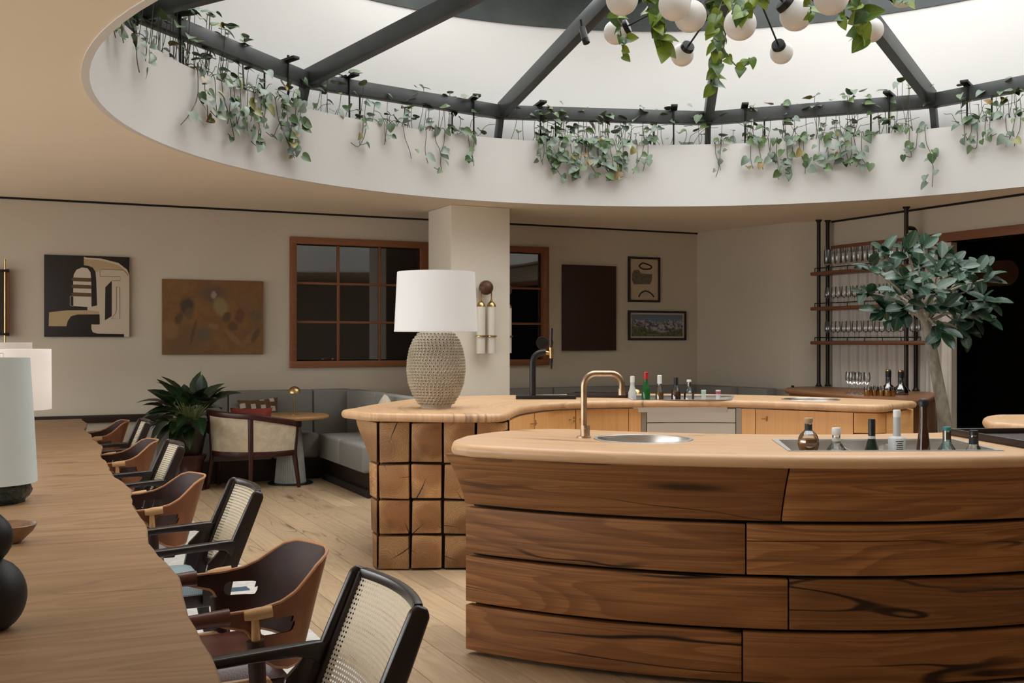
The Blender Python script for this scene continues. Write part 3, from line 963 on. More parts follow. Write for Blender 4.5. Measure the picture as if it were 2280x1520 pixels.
# end panels at the right of the horseshoe
for (pa, pb, z0, z1) in ((1901, 1972, 0.845, ZP), (1901, 1972, 0.45, 0.838), (1974.5, 2005, 0.0, ZP), (2006, 2034, 0.0, ZP)):
    mk('end_panel', panel(pa, pb, z0, z1, th=0.05), M['oakend'] if False else M['oakdoor'], bb, uvf=lambda co: (math.atan2(co.y, co.x) * 1.5, co.z), bevel=0.005, smooth=40)
# ice well strip in the back bar
w2 = thing('ice_well', 'steel ice well along the middle of the back bar', 'ice well', (BX, BY, 0))
c2x = sum(p[0] for p in wl2) / 4; c2y = sum(p[1] for p in wl2) / 4
in2 = [(c2x + (p[0] - c2x) * 0.97, c2y + (p[1] - c2y) * 0.93) for p in wl2]
mk('basin', Geo().add([(p[0], p[1], ZT) for p in in2] + [(p[0], p[1], ZT - 0.1) for p in in2], [(k, (k + 1) % 4, 4 + (k + 1) % 4, 4 + k) for k in range(4)] + [(4, 5, 6, 7)]), M['stainless'], w2, smooth=0, recalc=False)
mk('rim', Geo().add([(c2x + (q[0] - c2x) * 1.01, c2y + (q[1] - c2y) * 1.04, ZT + 0.004) for q in wl2] + [(p[0], p[1], ZT + 0.004) for p in in2] + [(p[0], p[1], ZT - 0.01) for p in in2],
    [(k, (k + 1) % 4, 4 + (k + 1) % 4, 4 + k) for k in range(4)] + [(4 + k, 4 + (k + 1) % 4, 8 + (k + 1) % 4, 8 + k) for k in range(4)]), M['stainless'], w2, smooth=0)

# ---------------- third segment of the ring, on the right
seg = thing('bar_counter', 'short oak bar counter at the right edge behind the dark tray', 'bar', (BX, BY, 0))
tip = [to_bar(at_z(px, py, ZT)) for px, py in ((2188, 932), (2192, 926), (2215, 922.5), (2245, 922), (2290, 922), (2340, 923))]
far = [to_bar(at_z(px, py, ZT)) for px, py in ((2345, 940), (2290, 945), (2262, 943.5), (2235, 941), (2205, 939))]
O3 = catmull([(p[0], p[1], 0) for p in tip + far], 4, True)
O3 = [(p.x, p.y) for p in O3]
if area2(O3) < 0: O3.reverse()
mk('top', slab(O3, ZL, ZT, 0.026), M['oaktop'], seg, uvf=uv_polar(2.0), smooth=40)
mk('base', prism(inset(O3, 0.08), 0.0, ZL), M['oakplank'], seg)
# ================================================================ rug
def rug_mat():
    b = NB('pale_rug_with_blue_marks'); co = b.obj(); s = b.sep(co)
    base = b.mix(b.sm(b.noise(co, 25, 3), 0.3, 0.7), (0.50, 0.47, 0.43), (0.60, 0.57, 0.53))
    nz = b.noise(co, 6.0, 2)
    u = b.math('ADD', s[0], b.math('MULTIPLY', nz, 0.10)); v = b.math('ADD', s[1], b.math('MULTIPLY', nz, 0.06))
    m = b.math('FRACT', b.math('MULTIPLY', v, 1.25))
    st = b.math('MULTIPLY', b.sm(m, 0.42, 0.45), b.sm(m, 0.60, 0.57))
    m2 = b.math('FRACT', b.math('ADD', b.math('MULTIPLY', u, 2.1), b.math('MULTIPLY', b.math('FLOOR', b.math('MULTIPLY', v, 1.25)), 0.37)))
    st = b.math('MULTIPLY', st, b.sm(m2, 0.30, 0.34))
    c = b.mix(st, base, (0.045, 0.085, 0.12))
    b.set(Base_Color=c, Roughness=0.95); b.bump(b.noise(co, 220, 2), 0.3, 0.004)
    return b.m
rug = mk('area_rug', box(-1.3, 1.5, 1.0, 10.5, 0.0, 0.012), rug_mat(), bevel=0.004)
tag(rug, 'pale woven rug with dark blue marks under the row of armchairs', 'rug')

# ================================================================ long live-edge table
TZ = 0.75
tab = thing('communal_table', 'long oak slab dining table with wavy live edge', 'table', (0, 0, 0))
edge = []
re_ = random.Random(9)
y = 1.15
while y < 12.05:
    base = interp([(1.15, 0.43), (2.6, 0.47), (3.5, 0.507), (4.67, 0.575), (7.57, 0.645), (12.1, 0.765)], y)
    edge.append((base + 0.018 * math.sin(y * 2.3) + 0.012 * math.sin(y * 5.1 + 1) + re_.uniform(-0.006, 0.006), y))
    y += 0.14
left = [(-0.62 + 0.012 * (yy) + 0.02 * math.sin(yy * 1.9), yy) for yy in [12.0 - 0.3 * k for k in range(37)]]
loop = edge + left
jy = 4.62
def tslab(ya, yb):
    pts = [(interp([(p[1], p[0]) for p in edge], ya), ya)] + [p for p in edge if ya + 0.02 < p[1] < yb - 0.02] + [(interp([(p[1], p[0]) for p in edge], yb), yb)]
    pts += [(-0.62, yb)] + [p for p in left if ya + 0.05 < p[1] < yb - 0.05] + [(-0.62, ya)]
    return pts
def table_piece(pts):
    o = pts if area2(pts) > 0 else list(reversed(pts))
    g = Geo(); n = len(o)
    lo = inset(o, 0.02)
    g.add([(p[0], p[1], TZ - 0.006) for p in o] + [(p[0], p[1], TZ - 0.06) for p in lo], [(k, n + k, n + (k + 1) % n, (k + 1) % n) for k in range(n)])
    tp = inset(o, 0.006)
    g.add([(p[0], p[1], TZ) for p in tp] + [(p[0], p[1], TZ - 0.006) for p in o], [(k, n + k, n + (k + 1) % n, (k + 1) % n) for k in range(n)])
    g.join(fill_loops([tp], TZ)); g.join(fill_loops([lo], TZ - 0.06))
    return g
for ya, yb in ((1.15, jy - 0.001), (jy + 0.001, 8.4), (8.402, 12.0)):
    mk('slab_board', table_piece(tslab(ya, yb)), M['oaktable'], tab, uaxis=0, smooth=30)
for yy in (1.8, 5.0, 8.2, 11.4):
    mk('trestle_leg', box(-0.45, 0.25, yy - 0.05, yy + 0.05, 0.0126 if yy < 10.4 else 0.0, TZ - 0.06), M['oaktable'], tab, bevel=0.01)

# ================================================================ chairs along the table
def stripes(name, a, b_, freq):
    b = NB(name); s = b.sep(b.obj())
    m = b.math('SINE', b.math('MULTIPLY', s[0], freq))
    nz = b.noise(b.obj(), 60, 3)
    c = b.mix(b.math('MULTIPLY', b.sm(m, 0.1, 0.9), 0.75), a, b_)
    c = b.mix(b.math('MULTIPLY', nz, 0.25), c, b_)
    b.set(Base_Color=c, Roughness=0.9); b.bump(nz, 0.2, 0.002)
    return b.m
M['bluestripe'] = stripes('blue_grey_striped_fabric', (0.30, 0.38, 0.41), (0.17, 0.235, 0.26), 700.0)
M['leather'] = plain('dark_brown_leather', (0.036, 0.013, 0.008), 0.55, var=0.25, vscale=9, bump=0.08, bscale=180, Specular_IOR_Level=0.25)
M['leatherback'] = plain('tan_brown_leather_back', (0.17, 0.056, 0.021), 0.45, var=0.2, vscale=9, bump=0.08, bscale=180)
M['leatheredge'] = plain('raw_leather_edge', (0.42, 0.20, 0.09), 0.6)
M['leatherseat'] = plain('red_brown_leather', (0.085, 0.024, 0.014), 0.32, var=0.2, vscale=7, bump=0.06, bscale=150)
def cane_mat():
    b = NB('woven_cane'); s = b.sep(b.uv())
    P_ = 1.0 / 0.0135
    u = b.math('SUBTRACT', b.math('FRACT', b.math('MULTIPLY', s[0], P_)), 0.5)
    v = b.math('SUBTRACT', b.math('FRACT', b.math('MULTIPLY', s[1], P_)), 0.5)
    hole = b.math('LESS_THAN', b.vmath('LENGTH', b.xyz(u, b.math('MULTIPLY', v, 1.25), 0.0)), 0.30)
    n_ = b.noise(b.uv(), 300, 2)
    c = b.mix(n_, (0.50, 0.43, 0.31), (0.66, 0.58, 0.44))
    b.set(Base_Color=c, Roughness=0.5)
    tr = b.n('ShaderNodeBsdfTransparent'); mx = b.n('ShaderNodeMixShader')
    b.L(hole, mx.inputs[0]); b.L(b.b.outputs[0], mx.inputs[1]); b.L(tr.outputs[0], mx.inputs[2])
    b.L(mx.outputs[0], b.out.inputs['Surface'])
    b.bump(b.math('MULTIPLY', b.math('COSINE', b.math('MULTIPLY', u, 6.28)), b.math('COSINE', b.math('MULTIPLY', v, 6.28))), 0.3, 0.002)
    return b.m
M['cane'] = cane_mat()

def cane_chair():
    t = thing('cane_armchair', 'x', 'chair', group='cane back armchairs along the long table')
    W = 0.285                                   # half width to the outside of the stiles
    for s in (-1, 1):
        yy = s * (W - 0.012)
        path = [(0.27, yy, 0.0), (0.225, yy, 0.20), (0.205, yy, 0.36), (0.235, yy, 0.50), (0.285, yy, 0.62), (0.335, yy, 0.74), (0.375, yy, 0.835), (0.382, yy, 0.853)]
        st = sweep_rect(path, [0.026, 0.028, 0.03, 0.03, 0.03, 0.03, 0.028, 0.02], [0.035, 0.055, 0.078, 0.075, 0.068, 0.062, 0.056, 0.03], up=(1, 0, 0.2))
        mk('stile', st, M['wenge'], t, bevel=0.009, bseg=3)
        arm = sweep_rect([(0.275, yy, 0.60), (0.235, yy, 0.618), (0.18, yy * 1.01, 0.622), (0.05, yy * 1.03, 0.616), (-0.12, yy * 1.03, 0.606), (-0.26, yy * 1.0, 0.60), (-0.29, yy * 1.0, 0.597)],
                         [0.03, 0.038, 0.048, 0.055, 0.052, 0.046, 0.03], [0.09, 0.05, 0.034, 0.030, 0.030, 0.030, 0.022])
        mk('arm', arm, M['wenge'], t, bevel=0.009, bseg=3)
        mk('arm_bracket', sweep_rect([(0.235, yy, 0.60), (0.185, yy, 0.53), (0.17, yy, 0.44), (0.18, yy, 0.36)], 0.026, [0.04, 0.075, 0.08, 0.10], up=(1, 0, 0)), M['wenge'], t, bevel=0.008, bseg=2)
        mk('leg', sweep_rect([(-0.24, yy, 0.59), (-0.235, yy, 0.40), (-0.25, yy, 0.0)], 0.03, [0.045, 0.06, 0.034], up=(1, 0, 0)), M['wenge'], t, bevel=0.008)
    # concave back: cane between curved rails
    def bk(u, v):
        y_ = -0.245 + 0.49 * u
        z = 0.455 + 0.385 * v
        x = interp([(0.36, 0.215), (0.50, 0.238), (0.62, 0.285), (0.74, 0.335), (0.86, 0.385)], z) + 0.035 * (1 - (2 * u - 1) ** 2)
        return (x, y_, z)
    me = grid_sheet(bk, 14, 12)
    mk('cane_panel', me, M['cane'], t, uvf=lambda co: (co.y, co.z * 1.03), recalc=False)
    for zv, hh in ((1.0, 0.03), (0.0, 0.04)):
        mk('back_rail', sweep_rect([Vector(bk(k / 12, zv)) + Vector((0.004, 0, 0)) for k in range(13)], 0.026, hh), M['wenge'], t, bevel=0.006)
    for uv_ in (0.0, 1.0):
        mk('inner_bead', sweep_rect([bk(uv_, k / 8) for k in range(9)], 0.016, 0.02, up=(1, 0, 0)), M['wenge'], t)
    # seat
    fr = [(-0.25, -0.26), (0.19, -0.25), (0.19, 0.25), (-0.25, 0.26)]
    mk('seat_frame', prism(fr, 0.345, 0.405), M['wenge'], t, bevel=0.01)
    def seat(u, v):
        x = -0.265 + 0.45 * u; y_ = -0.245 + 0.49 * v
        e = min(u, 1 - u, v, 1 - v)
        return (x, y_, 0.405 + 0.058 * min(1.0, (e / 0.16)) ** 0.45)
    mk('seat', grid_sheet(seat, 14, 14, 0.0), M['bluestripe'], t, recalc=False)
    return t

def leather_chair():
    t = thing('leather_armchair', 'x', 'chair', group='leather sling armchairs along the long table')
    # plan curve of the shell, t in [-1,1] from one arm round the back to the other
    plan = catmull([(-0.02, -0.325, 0), (0.12, -0.320, 0), (0.245, -0.285, 0), (0.335, -0.18, 0), (0.372, 0.0, 0), (0.335, 0.18, 0), (0.245, 0.285, 0), (0.12, 0.320, 0), (-0.02, 0.325, 0)], 6)
    NP = len(plan) - 1
    def top(u):
        a = abs(2 * u - 1)
        return interp([(0, 0.778), (0.26, 0.775), (0.35, 0.76), (0.43, 0.728), (0.52, 0.69), (0.62, 0.664), (0.75, 0.65), (1.0, 0.642)], a)
    def bot(u):
        a = abs(2 * u - 1)
        return interp([(0, 0.43), (0.5, 0.435), (0.62, 0.45), (0.70, 0.475), (0.76, 0.52), (0.82, 0.585), (1.0, 0.615)], a)
    def bp(u, z):
        k = u * NP; i = min(int(k), NP - 1)
        p = plan[i].lerp(plan[i + 1], k - i)
        back = max(0.0, 1 - abs(2 * u - 1) * 1.1)
        return Vector((p.x + back * (z - 0.60) * 0.33, p.y, z))
    nu, nv = 96, 22
    def UZ(i, j):
        u = i / nu
        return u, bot(u) + (top(u) - bot(u)) * j / nv
    def FH(u, z):                                   # rounded slot: <1 inside
        a = abs(2 * u - 1)
        ca = min(max(a, 0.53), 0.71)
        return ((a - ca) / 0.035) ** 2 + ((z - 0.585) / 0.026) ** 2, ca
    def S_(i, j):
        u, z = UZ(i, j)
        F, ca = FH(u, z)
        if 0.15 < F < 1.0:                          # slide rim vertices onto the slot outline
            a = abs(2 * u - 1); k = 1 / math.sqrt(F)
            a2 = ca + (a - ca) * k; z = 0.585 + (z - 0.585) * k
            u = (1 + a2) / 2 if u > 0.5 else (1 - a2) / 2
        return bp(u, z)
    def hole(i, j):
        return all(FH(*UZ(a, b))[0] < 1.0 for a in (i, i + 1) for b in (j, j + 1))
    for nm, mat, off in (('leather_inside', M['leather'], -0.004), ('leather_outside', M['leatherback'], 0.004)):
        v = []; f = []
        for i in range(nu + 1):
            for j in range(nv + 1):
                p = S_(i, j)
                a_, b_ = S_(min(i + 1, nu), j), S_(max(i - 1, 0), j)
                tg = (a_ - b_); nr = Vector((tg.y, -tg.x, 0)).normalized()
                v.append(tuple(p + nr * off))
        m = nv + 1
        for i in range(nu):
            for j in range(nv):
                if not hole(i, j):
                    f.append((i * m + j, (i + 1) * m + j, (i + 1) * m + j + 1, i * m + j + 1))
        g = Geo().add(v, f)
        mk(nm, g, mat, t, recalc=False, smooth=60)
    mk('edge_binding', tube([S_(i, nv) for i in range(nu + 1)], 0.0062, 6), M['leatheredge'], t)
    mk('edge_binding', tube([S_(i, 0) for i in range(nu + 1)], 0.0055, 6), M['leatheredge'], t)
    for s in (-1, 1):
        y_ = s * 0.325
        mk('arm_sleeve', tube([(0.02, y_, 0.634), (-0.05, y_, 0.632), (-0.15, y_, 0.626), (-0.25, y_, 0.618)], [0.030, 0.026, 0.024, 0.024], 14), M['leatherseat'], t)
        mk('arm_rod', tube([(-0.25, y_, 0.618), (-0.31, y_, 0.613)], [0.021, 0.019], 12), M['ash'], t)
        rr = tube([(0.065, y_ * 1.062, 0.638), (0.10, y_ * 1.066, 0.641), (0.155, y_ * 1.07, 0.646)], [0.016, 0.021, 0.020], 12)
        mk('arm_rod', rr, M['ash'], t)
        mk('leg', tube([(0.10, y_ * 1.06, 0.63), (0.110, y_ * 1.04, 0.42), (0.14, y_ * 1.0, 0.0)], [0.013, 0.019, 0.015], 12), M['ash'], t)
        mk('leg', tube([(-0.20, y_, 0.61), (-0.20, y_ * 0.98, 0.40), (-0.22, y_ * 0.98, 0.0)], [0.018, 0.022, 0.016], 12), M['ash'], t)
        mk('leg_sleeve', tube([(0.102, y_ * 1.05, 0.555), (0.112, y_ * 1.035, 0.40)], [0.030, 0.028], 12), M['leather'], t)
        mk('side_rail', tube([(0.108, y_ * 1.0, 0.41), (-0.20, y_ * 0.96, 0.40)], 0.018, 10), M['ash'], t)
    for x_ in (0.15, -0.20):
        mk('stretcher', tube([(x_, -0.31, 0.395), (x_, 0.31, 0.395)], 0.016, 10), M['ash'], t)
    def seat(u, v):
        x = -0.27 + 0.50 * u; y_ = -0.275 + 0.55 * v
        e = min(u, 1 - u, v, 1 - v)
        return (x, y_, 0.40 + 0.055 * min(1.0, e / 0.14) ** 0.5 - 0.02 * math.sin(PI * u) * math.sin(PI * v))
    mk('seat', grid_sheet(seat, 14, 14), M['leatherseat'], t, recalc=False)
    mk('seat_base', box(-0.27, 0.23, -0.275, 0.275, 0.375, 0.402), M['leather'], t, bevel=0.008)
    return t

cane0 = cane_chair()
ORD = ['nearest', 'second', 'third', 'farthest']
for i, (yc, xb) in enumerate(((2.88, 0.985), (5.19, 1.065), (7.53, 1.07), (9.80, 1.135))):
    c = cane0 if i == 0 else copy_tree(cane0)
    zc = 0.017
    c.location = (xb - 0.383, yc, zc)
    c.rotation_euler = (0, 0, math.radians(-0.8 + 0.7 * i % 2))
    c['label'] = ['dark wood armchair with cane back, nearest to the camera at the long table', 'dark wood cane back armchair with blue striped seat, second from the camera',
                  'dark wood cane back armchair, third from the camera along the long table', 'dark wood cane back armchair, farthest along the long table'][i]
# the nearest cane chair has a leather seat
for ch in cane0.children:
    if ch.name.split('.')[0] == 'seat':
        ch.data = ch.data.copy(); ch.data.materials[0] = M['leatherseat']
lea0 = leather_chair()
for i, (yc, xb) in enumerate(((3.90, 1.085), (6.28, 1.05), (8.68, 1.10), (11.08, 1.135))):
    c = lea0 if i == 0 else copy_tree(lea0)
    c.location = (xb - 0.43, yc, 0.015 if yc < 10.2 else 0.002)
    c['label'] = ['brown leather sling armchair nearest to the camera, between the two nearest cane chairs', 'brown leather sling armchair, second from the camera along the long table',
                  'brown leather sling armchair, third from the camera along the long table', 'brown leather sling armchair at the far end of the long table'][i]

# ================================================================ things on the long table
M['greyshade'] = plain('grey_lamp_shade', (0.60, 0.66, 0.645), 0.75, bump=0.05, bscale=300)
def lit_shade():
    b = NB('white_lit_lamp_shade')
    df = b.n('ShaderNodeBsdfDiffuse'); df.inputs[0].default_value = (0.88, 0.85, 0.83, 1)
    tl = b.n('ShaderNodeBsdfTranslucent'); tl.inputs[0].default_value = (0.9, 0.86, 0.82, 1)
    mx = b.n('ShaderNodeMixShader'); mx.inputs[0].default_value = 0.35
    b.L(df.outputs[0], mx.inputs[1]); b.L(tl.outputs[0], mx.inputs[2]); b.L(mx.outputs[0], b.out.inputs['Surface'])
    return b.m
M['brightshade'] = lit_shade()
def glass_base():
    b = NB('dark_green_glass'); co = b.obj(); n_ = b.noise(co, 40, 3)
    b.set(Base_Color=b.mix(n_, (0.006, 0.012, 0.011), (0.035, 0.06, 0.055)), Roughness=0.12)
    b.bump(b.noise(co, 55, 2), 0.8, 0.02)
    return b.m
M['greenglass'] = glass_base()
# near lamp: shade px 0..75, y 795..1098
dl = 5.35
lx, ly = at_d(-24, dl)
lamp1 = thing('table_lamp', 'foreground table lamp with tall grey shade and rugged dark green glass base', 'lamp', (lx, ly, TZ))
zt = zz(796, dl) - TZ; zb = zz(1074, dl) - TZ
mk('lamp_shade', lathe([(0.186, zt), (0.205, zt - (zt - zb) * 0.5), (0.221, zb)], 48, False, False), M['greyshade'], lamp1)
gb = Geo(); rg_ = random.Random(4)
pr = []
for k in range(8):
    z = zb * 1.03 * k / 7
    pr.append((0.150 + 0.048 * math.sin(PI * (0.05 + 0.5 * k / 7)), z))
g = lathe(pr, 28)
g.v = [(p[0] * (1 + rg_.uniform(-0.05, 0.05)), p[1] * (1 + rg_.uniform(-0.05, 0.05)), p[2]) for p in g.v]
mk('lamp_base', g, M['greenglass'], lamp1, smooth=25)
mk('neck', tube([(0, 0, zb), (0, 0, zt - 0.04)], 0.012, 10), M['brass'], lamp1)
mk('harp', tube([(-0.062, 0, zt - 0.1), (-0.062, 0, zt + 0.022), (0.062, -0.02, zt + 0.022), (0.062, -0.02, zt - 0.1)], 0.002, 6), M['brass'], lamp1)
# two white lamps further along
for (pxc, d_, y0, y1, hw, lab) in ((30, 7.4, 777, 911, 79, 'table lamp with bright white drum shade behind the grey lamp'), (-10, 9.6, 762, 862, 76, 'table lamp with white shade, the farther of the two white ones')):
    x_, y_ = at_d(pxc, d_); r_ = hw * d_ / FPX
    z1, z0 = zz(y0, d_) - TZ, zz(y1, d_) - TZ
    L_ = thing('table_lamp', lab, 'lamp', (x_, y_, TZ))
    mk('lamp_shade', lathe([(r_ * 0.985, z1), (r_, z0)], 48, False, False), M['brightshade'], L_)
    mk('lamp_base', lathe([(0.05, 0), (0.09, 0.02), (0.11, z0 * 0.4), (0.05, z0 * 0.85), (0.02, z0)], 24), M['greenglass'], L_)
    mk('neck', tube([(0, 0, z0 * 0.9), (0, 0, z1 - 0.03)], 0.01, 8), M['brass'], L_)
    bl = bpy.data.lights.new('added_bulb', 'POINT'); bl.energy = 1.6; bl.color = (1.0, 0.93, 0.86); bl.shadow_soft_size = 0.06  # light added inside to brighten the white shade
    bo = bpy.data.objects.new('added_bulb', bl); COL.objects.link(bo); bo.parent = L_; bo.location = (0, 0.06, (z0 + z1) / 2)
# bowl
bx_, by_ = at_z(22, 1208, TZ)
bowl = mk('ceramic_bowl', lathe([(0.035, 0.0), (0.042, 0.004), (0.085, 0.045), (0.100, 0.072), (0.096, 0.075), (0.090, 0.066), (0.05, 0.03), (0.005, 0.022)], 40, True, False),
          plain('brown_glazed_ceramic', (0.23, 0.13, 0.07), 0.45, var=0.35, vscale=14), loc=(bx_, by_, TZ))
tag(bowl, 'shallow brown ceramic bowl on the table behind the black vase', 'bowl')
# black gourd vase
dv = FPX * (EYE - TZ) / (1402 - 760.0)
vx, vy = at_d(-22, dv)
vpr = []
for k in range(25):
    t_ = k / 24.0
    z = (0.003 + t_ * 0.355)
    lo = 0.088 * math.sqrt(max(0.0, 1 - ((z - 0.088) / 0.098) ** 2)) if z < 0.186 else 0.0
    up_ = 0.055 * math.sqrt(max(0.0, 1 - ((z - 0.236) / 0.062) ** 2)) if 0.174 < z < 0.298 else 0.0
    nk = 0.020 if z >= 0.17 else 0.0
    vpr.append((max(lo, up_, nk, 0.012), z))
vase = mk('gourd_vase', lathe(vpr, 40), plain('matte_black_ceramic', (0.010, 0.011, 0.013), 0.5, var=0.3, vscale=20), loc=(vx, vy, TZ), smooth=60)
vase.scale = (1.08, 1.08, 1.08)
tag(vase, 'matte black double gourd vase at the left edge of the table', 'vase')

# ================================================================ seating corner at the back
M['grey_uph'] = stripes('grey_ribbed_upholstery', (0.23, 0.225, 0.205), (0.18, 0.177, 0.16), 900.0)
M['cream'] = plain('cream_weave', (0.60, 0.50, 0.36), 0.85, var=0.12, vscale=14, bump=0.15, bscale=260)
M['red'] = plain('dark_red_cloth', (0.20, 0.022, 0.012), 0.8, var=0.15)
def pillow(w, h, d, n=12):
    def fn(s):
        def q(u, v):
            a, b = 2 * u - 1, 2 * v - 1
            p = max(0.0, (1 - abs(a) ** 3.0)) ** 0.55 * max(0.0, (1 - abs(b) ** 3.0)) ** 0.55
            pin = 1 - 0.09 * (abs(b) < 2) * (1 - abs(b) ** 2) * abs(a) ** 2
            pin2 = 1 - 0.09 * (1 - abs(a) ** 2) * abs(b) ** 2
            return (a * w / 2 * pin, s * d / 2 * p, b * h / 2 * pin2)
        return q
    return Geo().join(grid_sheet(fn(1), n, n)).join(grid_sheet(fn(-1), n, n))

# armchair seen from behind
ac = thing('barrel_armchair', 'cream upholstered barrel armchair with mahogany frame seen from behind', 'chair', (2.48, 11.66, 0), math.radians(-18))
# local: back faces -Y
def bar_pt(ang, r, z):
    return (r * math.sin(ang), -r * math.cos(ang) * 0.92, z)
AA = math.radians(66)
def railz(a):
    t_ = max(-1.0, min(1.08, a / AA))
    return 0.775 - (0.1 if t_ > 0 else 0.03) * t_
mk('top_rail', sweep_rect([bar_pt(-1.35 + 2.7 * k / 20, 0.49 + 0.01 * (1 - abs(-1 + 2 * k / 20)), railz(-1.35 + 2.7 * k / 20)) for k in range(21)], 0.05, 0.062), M['mahog'], ac, bevel=0.012, bseg=3)
mk('bottom_rail', sweep_rect([bar_pt(-AA + 2 * AA * k / 14, 0.46, 0.375) for k in range(15)], 0.045, 0.06), M['mahog'], ac, bevel=0.008)
for a in (-AA, 0.0, AA):
    mk('back_post', sweep_rect([bar_pt(a, 0.52, 0.0), bar_pt(a, 0.465, 0.36), bar_pt(a, 0.49, railz(a))], [0.034, 0.046, 0.044], [0.034, 0.046, 0.04], up=bar_pt(a, 1, 0)), M['mahog'], ac, bevel=0.008)
for (a0, a1) in ((-AA + 0.055, -0.055), (0.055, AA - 0.055)):
    def pn(u, v, a0=a0, a1=a1):
        a = a0 + (a1 - a0) * u; z = 0.405 + (railz(a) - 0.03 - 0.405) * v
        return bar_pt(a, 0.463 + 0.025 * v, z)
    mk('back_panel', grid_sheet(pn, 12, 8, 0.03), M['cream'], ac)
for s in (-1, 1):
    mk('leg', sweep_rect([(s * 0.40, 0.15, 0.0), (s * 0.40, 0.14, 0.36), (s * 0.44, 0.12, 0.64)], 0.04, 0.04, up=(0, 1, 0)), M['mahog'], ac, bevel=0.006)
    mk('arm_rail', sweep_rect([bar_pt(s * 1.3, 0.49, railz(s * 1.3)), (s * 0.47, 0.02, 0.655), (s * 0.44, 0.12, 0.63)], 0.045, 0.04), M['mahog'], ac, bevel=0.01)
mk('seat', slab([(p[0], min(p[1], 0.12)) if p[1] < 0.12 else (p[0], 0.12 + (p[1] - 0.12) * 0.15) for p in circle(0, 0, 0.42, 48)], 0.34, 0.46, 0.04), M['cream'], ac)
cu = mk('cushion', pillow(0.44, 0.36, 0.14), M['red'], loc=(2.40, 11.50, 0.675), rot=(math.radians(-14), 0, math.radians(-17)))
tag(cu, 'dark red cushion showing above the back of the cream armchair', 'cushion')

# round pedestal table + brass lamp
rt = thing('pedestal_table', 'round oak table with grey fluted cone pedestal by the banquette', 'table', (2.87, 11.70, 0))
mk('table_top', slab(circle(0, 0, 0.42, 48), 0.705, 0.75, 0.02), wood('honey_oak_round_top', (0.46, 0.25, 0.10), (0.36, 0.18, 0.07), (0.2, 0.09, 0.03), rings=0.3, crack=0, knots=0, rough=0.35), rt)
fl = []
gfl = Geo(); nfl = 40
v = []; f = []
for j, (r, z) in enumerate(((0.172, 0.012), (0.150, 0.25), (0.115, 0.62), (0.10, 0.706))):
    for k in range(nfl * 2):
        a = PI * k / nfl
        rr = r * (1.0 if k % 2 else 0.955)
        v.append((rr * math.cos(a), rr * math.sin(a), z))
for j in range(3):
    for k in range(nfl * 2):
        k2 = (k + 1) % (nfl * 2)
        f.append((j * nfl * 2 + k, j * nfl * 2 + k2, (j + 1) * nfl * 2 + k2, (j + 1) * nfl * 2 + k))
mk('pedestal', gfl.add(v, f), plain('grey_limed_wood', (0.32, 0.33, 0.30), 0.6, var=0.12, vscale=8), rt, smooth=20)
mk('base_plate', lathe([(0.245, 0.0), (0.245, 0.010), (0.235, 0.014), (0.01, 0.014)], 40), M['blackmetal'], rt)
for a in (0.4, 2.2, 4.1):
    mk('inlay', lathe([(0.01, 0.7502), (0.01, 0.7512), (0.001, 0.7515)], 10).xf(Matrix.Translation((0.33 * math.cos(a), 0.33 * math.sin(a), 0))), M['blackmetal'], rt)
lm = thing('mushroom_lamp', 'small brass mushroom lamp on the round pedestal table', 'lamp', (2.91, 11.68, 0.75))
mk('base', lathe([(0.055, 0.0), (0.055, 0.006), (0.03, 0.012), (0.012, 0.016)], 28), M['brass'], lm)
mk('stem', tube([(0, 0, 0.01), (0, 0, 0.25)], [0.010, 0.007], 10), M['brass'], lm)
mk('dome_shade', lathe([(0.068, 0.235), (0.067, 0.25), (0.060, 0.275), (0.042, 0.298), (0.018, 0.309), (0.001, 0.311)], 32, False), M['brass'], lm)

# banquette along the back wall with a return towards the bar
bq = thing('corner_banquette', 'grey ribbed corner banquette under the window behind the round table', 'banquette', (0, 0, 0))
BT = 0.985
xs = [1.75, at_Y(508, 900, 12.4)[0], at_Y(697, 900, 12.4)[0], 3.78]
for i in range(3):
    def bkp(u, v, xa=xs[i], xb=xs[i + 1]):
        e = min(u, 1 - u) * (xb - xa)
        return (xa + (xb - xa) * u, 12.34 + 0.09 * v - 0.025 * min(1, e / 0.03) ** 0.5, 0.50 + (BT - 0.50) * v)
    mk('back_cushion', Geo().join(box(xs[i] + 0.004, xs[i + 1] - 0.004, 12.38, Y1 - 0.002, 0.45, BT)), M['grey_uph'], bq, bevel=0.02, bseg=3)
for xa, xb in ((1.75, 2.72), (2.72, 3.24)):
    mk('seat_cushion', box(xa + 0.004, xb - 0.004, 11.86, 12.40, 0.25, 0.52), M['grey_uph'], bq, bevel=0.03, bseg=3)
for ya, yb in ((11.05, 11.84), (10.2, 11.05)):
    mk('seat_cushion', box(3.22, 3.74, ya + 0.004, yb - 0.004, 0.25, 0.52), M['grey_uph'], bq, bevel=0.03, bseg=3)
for ya, yb in ((11.3, 12.36), (10.2, 11.3)):
    mk('back_cushion', box(3.70, 3.86, ya + 0.004, yb - 0.004, 0.45, BT), M['grey_uph'], bq, bevel=0.02, bseg=3)
mk('end_block', box(1.50, 1.74, 11.98, Y1 - 0.002, 0.0, 0.66), plain('pale_grey_panel', (0.30, 0.305, 0.28), 0.7), bq, bevel=0.01)
mk('plinth', Geo().join(box(1.8, 3.75, 12.0, 12.5, 0.0, 0.26)).join(box(3.34, 3.84, 10.25, 12.1, 0.0, 0.26)), M['trimdark'], bq, smooth=0)
mk('plinth_base', box(3.28, 3.84, 10.22, 11.9, 0.0, 0.07), M['gap'], bq, smooth=0)
